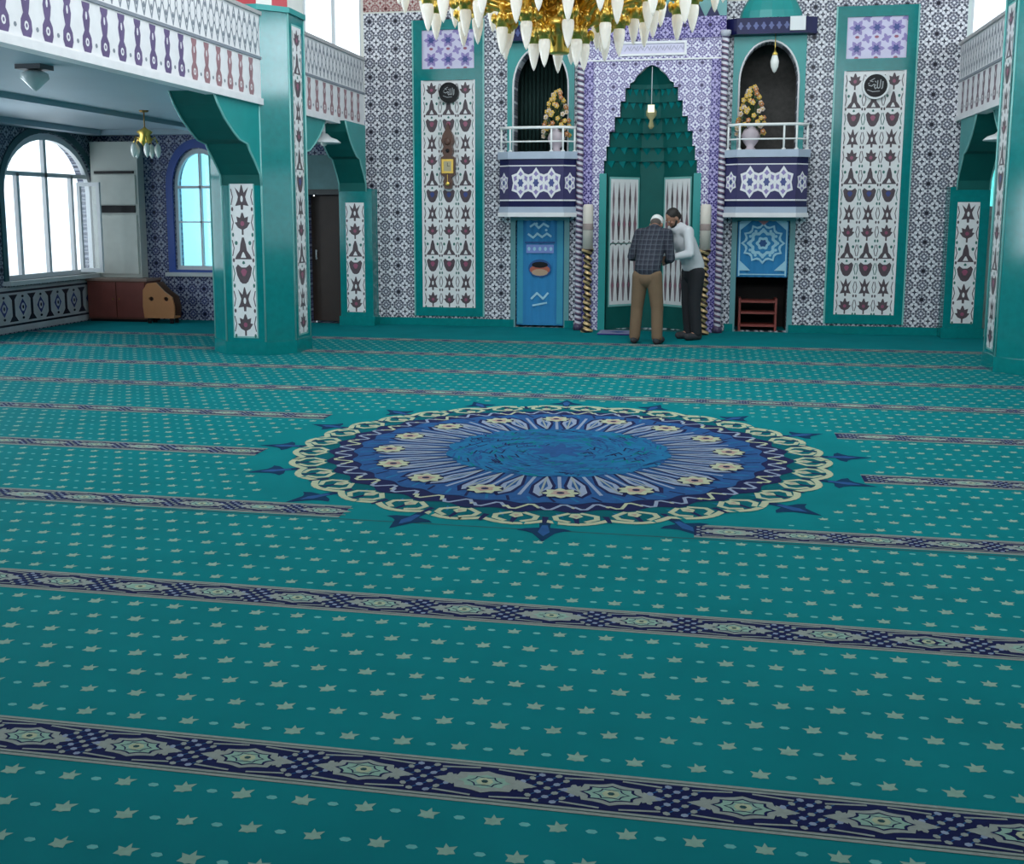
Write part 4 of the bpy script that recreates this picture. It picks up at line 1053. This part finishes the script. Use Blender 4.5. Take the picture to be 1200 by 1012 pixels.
m = MB(); m.box(-5.87, -5.63, 8.65, 8.85, 2.86, 2.9, mat('dark_lamp_base', (.08, .08, .09), .4)); child('base', m, r)
m = MB(); m.lathe([(.05, 0), (.11, -.03), (.12, -.07), (.07, -.12), (.03, -.16), (.001, -.18)], mat('frosted_lamp_glass', (.55, .62, .62), .15), (-5.75, 8.75, 2.86), 16); child('shade', m, r)
# white box in the right corner
r = thing('storage_box', 'white storage box on the floor behind the right pilaster', 'box', (3.85, 15.3, 0))
m = MB(); m.box(3.66, 4.02, 15.1, 15.5, .001, .40, wc); child('body', m, r)
m = MB(); m.box(3.64, 4.04, 15.08, 15.52, .40, .44, white); child('lid', m, r)

# ================================================================= CHANDELIER
CHX, CHY = -1.0, 7.2
ch = thing('chandelier', 'large gold chandelier with rings of white tulip glass shades above the medallion', 'chandelier', (CHX, CHY, 2.6))
m = MB()
m.lathe([(.06, 2.66), (.065, 2.67), (.065, 2.76), (.09, 2.78), (.14, 2.80), (.16, 2.85), (.10, 2.90), (.06, 2.94), (.12, 3.0), (.16, 3.08), (.07, 3.18), (.04, 3.4), (.09, 3.48), (.03, 3.56)], gold, (CHX, CHY, 0), 24)
child('central_stem', m, ch)
m = MB(); m.tube([(CHX, CHY, 3.5), (CHX, CHY, 6.98)], .018, golddk, 8); m.lathe([(.02, 6.85), (.16, 6.95), (.18, 7.0)], gold, (CHX, CHY, 0), 16); child('rod', m, ch)
glassw = mat('tulip_shade_glass', (.95, .92, .84), .18, var=.05, vs=40, emit=.22, ecol=(1, .95, .85))
tiers = [(1.02, 3.14, 20, .0), (.84, 2.98, 15, .1), (.60, 2.96, 12, .22), (.38, 2.84, 9, .1), (.17, 2.76, 5, .5)]
m = MB()
for R0, z, n, ph in tiers[:3]: 
    pts = [(CHX + R0 * .8 * cos(2 * pi * i / 40), CHY + R0 * .8 * sin(2 * pi * i / 40), z + .05) for i in range(41)]; m.tube(pts, .014, gold, 8)
child('ring', m, ch)
def shade_mb():
    s_ = MB(); s_.lathe([(.016, .0), (.028, -.015), (.038, -.045), (.036, -.085), (.024, -.14), (.012, -.18), (.001, -.20)], glassw, (0, 0, 0), 14)
    return s_
def cup_mb():
    s_ = MB(); s_.lathe([(.010, .12), (.026, .10), (.014, .07), (.024, .045), (.056, .025), (.044, .0), (.036, -.03), (.03, -.035)], gold, (0, 0, 0), 12)
    for j in range(6):
        t = 2 * pi * j / 6; s_.ball((.052 * cos(t), .052 * sin(t), .02), .020, gold, 6, (1, 1, 1.6))
    return s_
sh0 = cu0 = None
for R0, z, n, ph in tiers:
    am = MB(); L = R0
    am.tube([(.04, 0, z + .02), (L * .35, 0, z - .05), (L * .65, 0, z + .03), (L * .85, 0, z + .11), (L * .97, 0, z + .09), (L, 0, z + .03)], .015, gold, 6)
    am.tube([(L * .55, 0, z), (L * .62, 0, z + .10), (L * .70, 0, z + .12), (L * .74, 0, z + .07), (L * .69, 0, z + .05)], .011, gold, 6)
    am.tube([(L * .35, 0, z - .05), (L * .30, 0, z - .01), (L * .42, 0, z + .06), (L * .5, 0, z + .02)], .011, gold, 6)
    for q in (.35, .6, .85): am.ball((L * q, 0, z + .03), .030, gold, 8, (1.2, 1, 1.2))
    arm = am.build('arm', ch); arm.data.transform(Matrix.Translation((0, 0, -2.6)))
    for i in range(n):
        a_ = arm if i == 0 else arm.copy()
        if i: COL.objects.link(a_); a_.parent = ch
        a_.rotation_euler = (0, 0, 2 * pi * i / n + ph)
        if sh0 is None: sh0 = shade_mb().build('glass_shade', a_); cu0 = cup_mb().build('gilt_cup', a_); s1, c1 = sh0, cu0
        else:
            s1 = sh0.copy(); c1 = cu0.copy(); COL.objects.link(s1); COL.objects.link(c1); s1.parent = a_; c1.parent = a_
        s1.location = (L, 0, z - 2.6 + .0); c1.location = (L, 0, z - 2.6)

# ================================================================= PEOPLE
def capsule(bm, p, q, r0, r1, sx=1.0, sy=1.0, seg=16):
    """tapered limb between two joints, closed"""
    p, q = Vector(p), Vector(q); d = q - p; L = d.length
    rot = d.to_track_quat('Z', 'Y').to_matrix().to_4x4() if L > 1e-6 else Matrix()
    n = 6; rings = []
    for i in range(n + 1):
        a = -pi / 2 + (pi / 2) * i / n; rings.append((r0 * cos(a), r0 * sin(a)))
    for i in range(n + 1):
        a = (pi / 2) * i / n; rings.append((r1 * cos(a), L + r1 * sin(a)))
    M = Matrix.Translation(p) @ rot
    vs = [[bm.verts.new(M @ Vector((max(r, 1e-4) * cos(2 * pi * j / seg) * sx, max(r, 1e-4) * sin(2 * pi * j / seg) * sy, z))) for j in range(seg)] for r, z in rings]
    for i in range(len(vs) - 1):
        for j in range(seg): bm.faces.new((vs[i][j], vs[i][(j + 1) % seg], vs[i + 1][(j + 1) % seg], vs[i + 1][j]))
    bm.faces.new(vs[0][::-1]); bm.faces.new(vs[-1])
def ell(bm, c, r, rot=None, seg=16):
    M = Matrix.Translation(c) @ (rot or Matrix()) @ Matrix.Diagonal((*r, 1))
    bmesh.ops.create_uvsphere(bm, u_segments=seg, v_segments=12, radius=1, matrix=M)
def solid(name, bm, m_, parent, voxel=.01, smooth=4):
    me = bpy.data.meshes.new(name); bmesh.ops.recalc_face_normals(bm, faces=bm.faces); bm.to_mesh(me); bm.free(); me.materials.append(m_)
    o = link(name, me, parent)
    r_ = o.modifiers.new('r', 'REMESH'); r_.mode = 'VOXEL'; r_.voxel_size = voxel; r_.use_smooth_shade = True
    s_ = o.modifiers.new('s', 'SMOOTH'); s_.iterations = smooth; s_.factor = .5
    return o
skin = mat('skin', (.34, .17, .11), .55, var=.08)
def hand(bm, w, d, side, curl=.5):
    """palm from the wrist w along d; four unequal curled fingers and a thumb"""
    w = Vector(w); d = Vector(d).normalized(); s = d.cross(Vector(side)).normalized(); nrm = s.cross(d).normalized()
    for k_ in (-.5, 0, .5): capsule(bm, w + s * .028 * k_ * 1.2, w + d * .075 + s * .055 * k_, .017, .015)
    for k_, (o_, l) in enumerate(((-.032, .062), (-.011, .074), (.011, .070), (.031, .054))):
        a = w + d * .082 + s * o_; d1 = (d * (1 - curl * .4) + nrm * curl * .6).normalized(); b = a + d1 * l * .5
        d2 = (d * (1 - curl) + nrm * curl * 1.3).normalized(); capsule(bm, a, b, .0088, .0082, seg=8); capsule(bm, b, b + d2 * l * .5, .0082, .007, seg=8)
    a = w + d * .03 - s * .03; b = a + (d * .6 - s * .7).normalized() * .035; capsule(bm, a, b, .012, .010, seg=8); capsule(bm, b, b + (d * .9 - s * .1 + nrm * .3).normalized() * .03, .010, .008, seg=8)
def head(bm, c, R_):
    """head at c, R_ orients: local -Y is the face direction, Z up"""
    def P3(v): return c + R_ @ Vector(v)
    R4 = R_.to_4x4()
    ell(bm, P3((0, .012, .02)), (.076, .094, .098), R4); ell(bm, P3((0, -.022, -.045)), (.058, .066, .066), R4)
    ell(bm, P3((0, -.058, -.085)), (.028, .026, .022), R4)
    capsule(bm, P3((0, -.082, .012)), P3((0, -.104, -.022)), .011, .016, seg=8)
    for s in (-1, 1):
        ell(bm, P3((s * .079, .008, -.012)), (.012, .024, .032), R4); ell(bm, P3((s * .032, -.078, .026)), (.020, .013, .009), R4); ell(bm, P3((s * .042, -.064, -.02)), (.024, .02, .02), R4)
    ell(bm, P3((0, -.086, -.052)), (.024, .010, .006), R4); ell(bm, P3((0, -.084, -.064)), (.021, .010, .007), R4)
def eyes(c, R_, parent):
    for s in (-1, 1):
        m = MB(); p_ = c + R_ @ Vector((s * .032, -.084, .016)); m.ball(p_, .010, mat('eye_white', (.6, .58, .55), .2), 8)
        m.ball(p_ + R_ @ Vector((0, -.006, 0)), .006, black, 8); m.build('eye', parent)
def rotm(yaw, pitch, roll=0): return Matrix.Rotation(yaw, 3, 'Z') @ Matrix.Rotation(roll, 3, 'Y') @ Matrix.Rotation(pitch, 3, 'X')
def person(loc, yaw, lab, lean, hp, hr, arms, shirt, trouser, hairm, cap, S=1.0, stance=.13, sleeve='long'):
    r = thing('person', lab, 'person', loc, None, yaw); r.scale = (S, S, S)
    # joints, facing -Y
    hip = Vector((0, 0, .90)); ch_ = Vector((0, -lean * .30, 1.28)); sh = Vector((0, -lean * .42, 1.42)); nk = Vector((0, -lean * .50 - .02, 1.50))
    hd = Vector(hp); HR = rotm(*hr)
    bm = bmesh.new()
    ell(bm, hip, (.13, .09, .12)); capsule(bm, hip, ch_, .085, .10); capsule(bm, ch_, sh, .105, .09); capsule(bm, sh + Vector((-.15, 0, 0)), sh + Vector((.15, 0, 0)), .055, .055)
    capsule(bm, nk - Vector((0, 0, .06)), hd + HR @ Vector((0, .02, -.05)), .058, .054)
    head(bm, hd, HR)
    legs = []
    for s in (-1, 1):
        h = Vector((s * .09, 0, .88)); kn = Vector((s * stance * .9, -.02, .47)); an = Vector((s * stance, .02, .09))
        capsule(bm, h, kn, .085, .055); capsule(bm, kn, an, .055, .036); capsule(bm, an, an + Vector((s * .02, -.14, -.04)), .038, .030); legs.append((h, kn, an))
        sd = sh + Vector((s * .19, 0, 0)); el, wr = Vector(arms[0 if s < 0 else 1][0]), Vector(arms[0 if s < 0 else 1][1])
        capsule(bm, sd, el, .052, .040); capsule(bm, el, wr, .040, .026); hand(bm, wr, wr - el, (s, 0, 0) if abs((wr - el).normalized().x) < .8 else (0, -1, 0))
    solid('body', bm, skin, r, .007, 3); eyes(hd, HR, r)
    bm = bmesh.new()
    capsule(bm, Vector((0, 0, 1.0)), ch_, .152, .170, 1.12, .82); capsule(bm, ch_, sh, .165, .125, 1.16, .80); capsule(bm, sh + Vector((-.15, 0, 0)), sh + Vector((.15, 0, 0)), .078, .078)
    for s in (-1, 1):
        sd = sh + Vector((s * .19, 0, -.0)); el, wr = Vector(arms[0 if s < 0 else 1][0]), Vector(arms[0 if s < 0 else 1][1])
        capsule(bm, sd, el, .072, .060); end = el.lerp(wr, .93) if sleeve == 'long' else el.lerp(wr, .25); capsule(bm, el, end, .058, .042)
    ell(bm, (0, 0, .97), (.172, .135, .13)); capsule(bm, (0, 0, .97), ch_, .14, .16, 1.15, .85)
    capsule(bm, nk - Vector((0, 0, .05)), nk - Vector((0, 0, .01)), .075, .066)
    solid('shirt', bm, shirt, r, .009, 16)
    bm = bmesh.new()
    ell(bm, (0, 0, .86), (.165, .125, .13))
    for (h, kn, an) in legs:
        capsule(bm, h, kn, .108, .082); capsule(bm, kn, an + Vector((0, 0, .01)), .080, .072)
    solid('trousers', bm, trouser, r, .009, 6)
    for (h, kn, an) in legs:
        bm = bmesh.new(); sx = 1 if an.x > 0 else -1; capsule(bm, (an.x, an.y + .03, .053), (an.x + sx * .02, an.y - .15, .050), .050, .046, 1, 1); o = solid('sock', bm, mat('dark_sock', (.03, .03, .035), .8), r, .008, 4)
    bm = bmesh.new(); R4 = HR.to_4x4()
    if cap:
        ell(bm, hd + HR @ Vector((0, .030, .062)), (.082, .092, .066), R4); capsule(bm, hd + HR @ Vector((0, .028, .045)), hd + HR @ Vector((0, .026, .055)), .088, .088); solid('skullcap', bm, mat('white_knit_cap', (.78, .78, .76), .8, var=.06, vs=60), r, .007, 3)
        bm = bmesh.new(); ell(bm, hd + HR @ Vector((0, .048, -.012)), (.074, .064, .052), R4); solid('hair', bm, hairm, r, .007, 2)
    else:
        ell(bm, hd + HR @ Vector((0, .030, .046)), (.086, .094, .082), R4); ell(bm, hd + HR @ Vector((0, .054, .0)), (.080, .068, .075), R4); solid('hair', bm, hairm, r, .007, 2)
        bm = bmesh.new(); ell(bm, hd + HR @ Vector((0, -.048, -.078)), (.052, .042, .034), R4); capsule(bm, hd + HR @ Vector((-.068, .0, -.03)), hd + HR @ Vector((-.045, -.04, -.07)), .016, .018); capsule(bm, hd + HR @ Vector((.068, .0, -.03)), hd + HR @ Vector((.045, -.04, -.07)), .016, .018); solid('beard', bm, hairm, r, .006, 2)
    return r
def plaid():
    mm, t, b = newmat('plaid_shirt'); c, vec = coords(t)
    a = ((c[0] * 16).fr() < .35); d = ((c[2] * 16).fr() < .35); e = ((c[0] * 16 + .5).fr() < .10).mx((c[2] * 16 + .5).fr() < .10)
    col = mixc(t, a * .6, (.035, .04, .055), (.012, .014, .03)); col = mixc(t, d * .6, col, (.012, .014, .03)); col = mixc(t, e * .6, col, (.12, .13, .16))
    t.links.new(col, b.inputs['Base Color']); b.inputs['Roughness'].default_value = .85
    return mm
person((-.80, 14.05, 0), radians(180 - 12), 'man in white skullcap, dark plaid shirt and khaki trousers seen from behind', .62,
       (0, -.40, 1.53), (0, radians(58)), (((-.25, -.20, 1.10), (-.12, -.42, 1.05)), ((.27, -.20, 1.12), (.14, -.44, 1.08))),
       plaid(), mat('khaki_cloth', (.17, .105, .06), .85, var=.12), mat('grey_hair', (.10, .08, .07), .8), True, .98, .15)
person((-.24, 14.66, 0), radians(-56), 'bareheaded man in white shirt and black trousers bending towards the man in plaid', .50,
       (0, -.33, 1.585), (0, radians(40)), (((-.26, -.22, 1.14), (-.16, -.46, 1.08)), ((.26, -.22, 1.14), (.12, -.46, 1.08))),
       mat('white_shirt', (.62, .62, .64), .8, var=.06), mat('black_cloth', (.012, .012, .016), .8), mat('black_hair', (.016, .012, .010), .6), False, 1.0, .09)

# ================================================================= LIGHT
w = bpy.data.worlds.new('sky'); SC.world = w; w.use_nodes = True
bg = w.node_tree.nodes['Background']; bg.inputs[0].default_value = (.86, .94, 1, 1); bg.inputs[1].default_value = 2.2
def area(name, loc, rot, sx, sy, e, col=(.86, .94, 1)):
    l = bpy.data.lights.new(name, 'AREA'); l.shape = 'RECTANGLE'; l.size = sx; l.size_y = sy; l.energy = e; l.color = col
    o = bpy.data.objects.new(name, l); COL.objects.link(o); o.location = loc; o.rotation_euler = rot; return o
# daylight at the side windows, then added fill from overhead and behind
for i, y in enumerate((4.6, 7.9, 11.2)):
    area('daylight_window_left', (-9.75, y, 1.8), (0, radians(-90), 0), 2.0, 2.1, 110)
    area('daylight_upper_left', (-9.75, y, 5.0), (0, radians(-90), 0), 1.7, 1.9, 120)
for i, y in enumerate((4.0, 7.4, 10.8)): area('daylight_window_right', (8.0, y, 5.0), (0, radians(90), 0), 2.2, 2.4, 200)
area('fill_overhead', (CX, 9.0, 6.9), (0, 0, 0), 5, 5, 380)  # added overhead fill without a visible source, brightens front wall and middle floor
area('fill_back', (CX, -2.9, 5.3), (radians(90), 0, 0), 8, 2, 480)  # added fill from behind, unseen, gives the front wall its frontal light
# ================================================================= CAMERA
PX, PY, F = 585., 440., 1285.
yd = Vector((836 - PX, -(250 - PY), -F)).normalized(); xd = Vector((6150 + PX, 242 - PY, F)); xd = (xd - yd * xd.dot(yd)).normalized(); zd = xd.cross(yd)
R3 = Matrix((xd, yd, zd))
cam = bpy.data.cameras.new('camera'); co = bpy.data.objects.new('camera', cam); COL.objects.link(co)
co.matrix_world = Matrix.Translation((0, 0, 1.65)) @ R3.to_4x4()
cam.sensor_fit = 'HORIZONTAL'; cam.sensor_width = 36; cam.lens = F / 1200 * 36
cam.shift_x = (600 - PX) / 1200; cam.shift_y = -(506 - PY) / 1200; cam.clip_start = .05; cam.clip_end = 200
SC.camera = co
vs_ = SC.view_settings; vs_.view_transform = 'Standard'; vs_.look = 'None'; vs_.gamma = 1; vs_.use_curve_mapping = False; vs_.exposure = 0
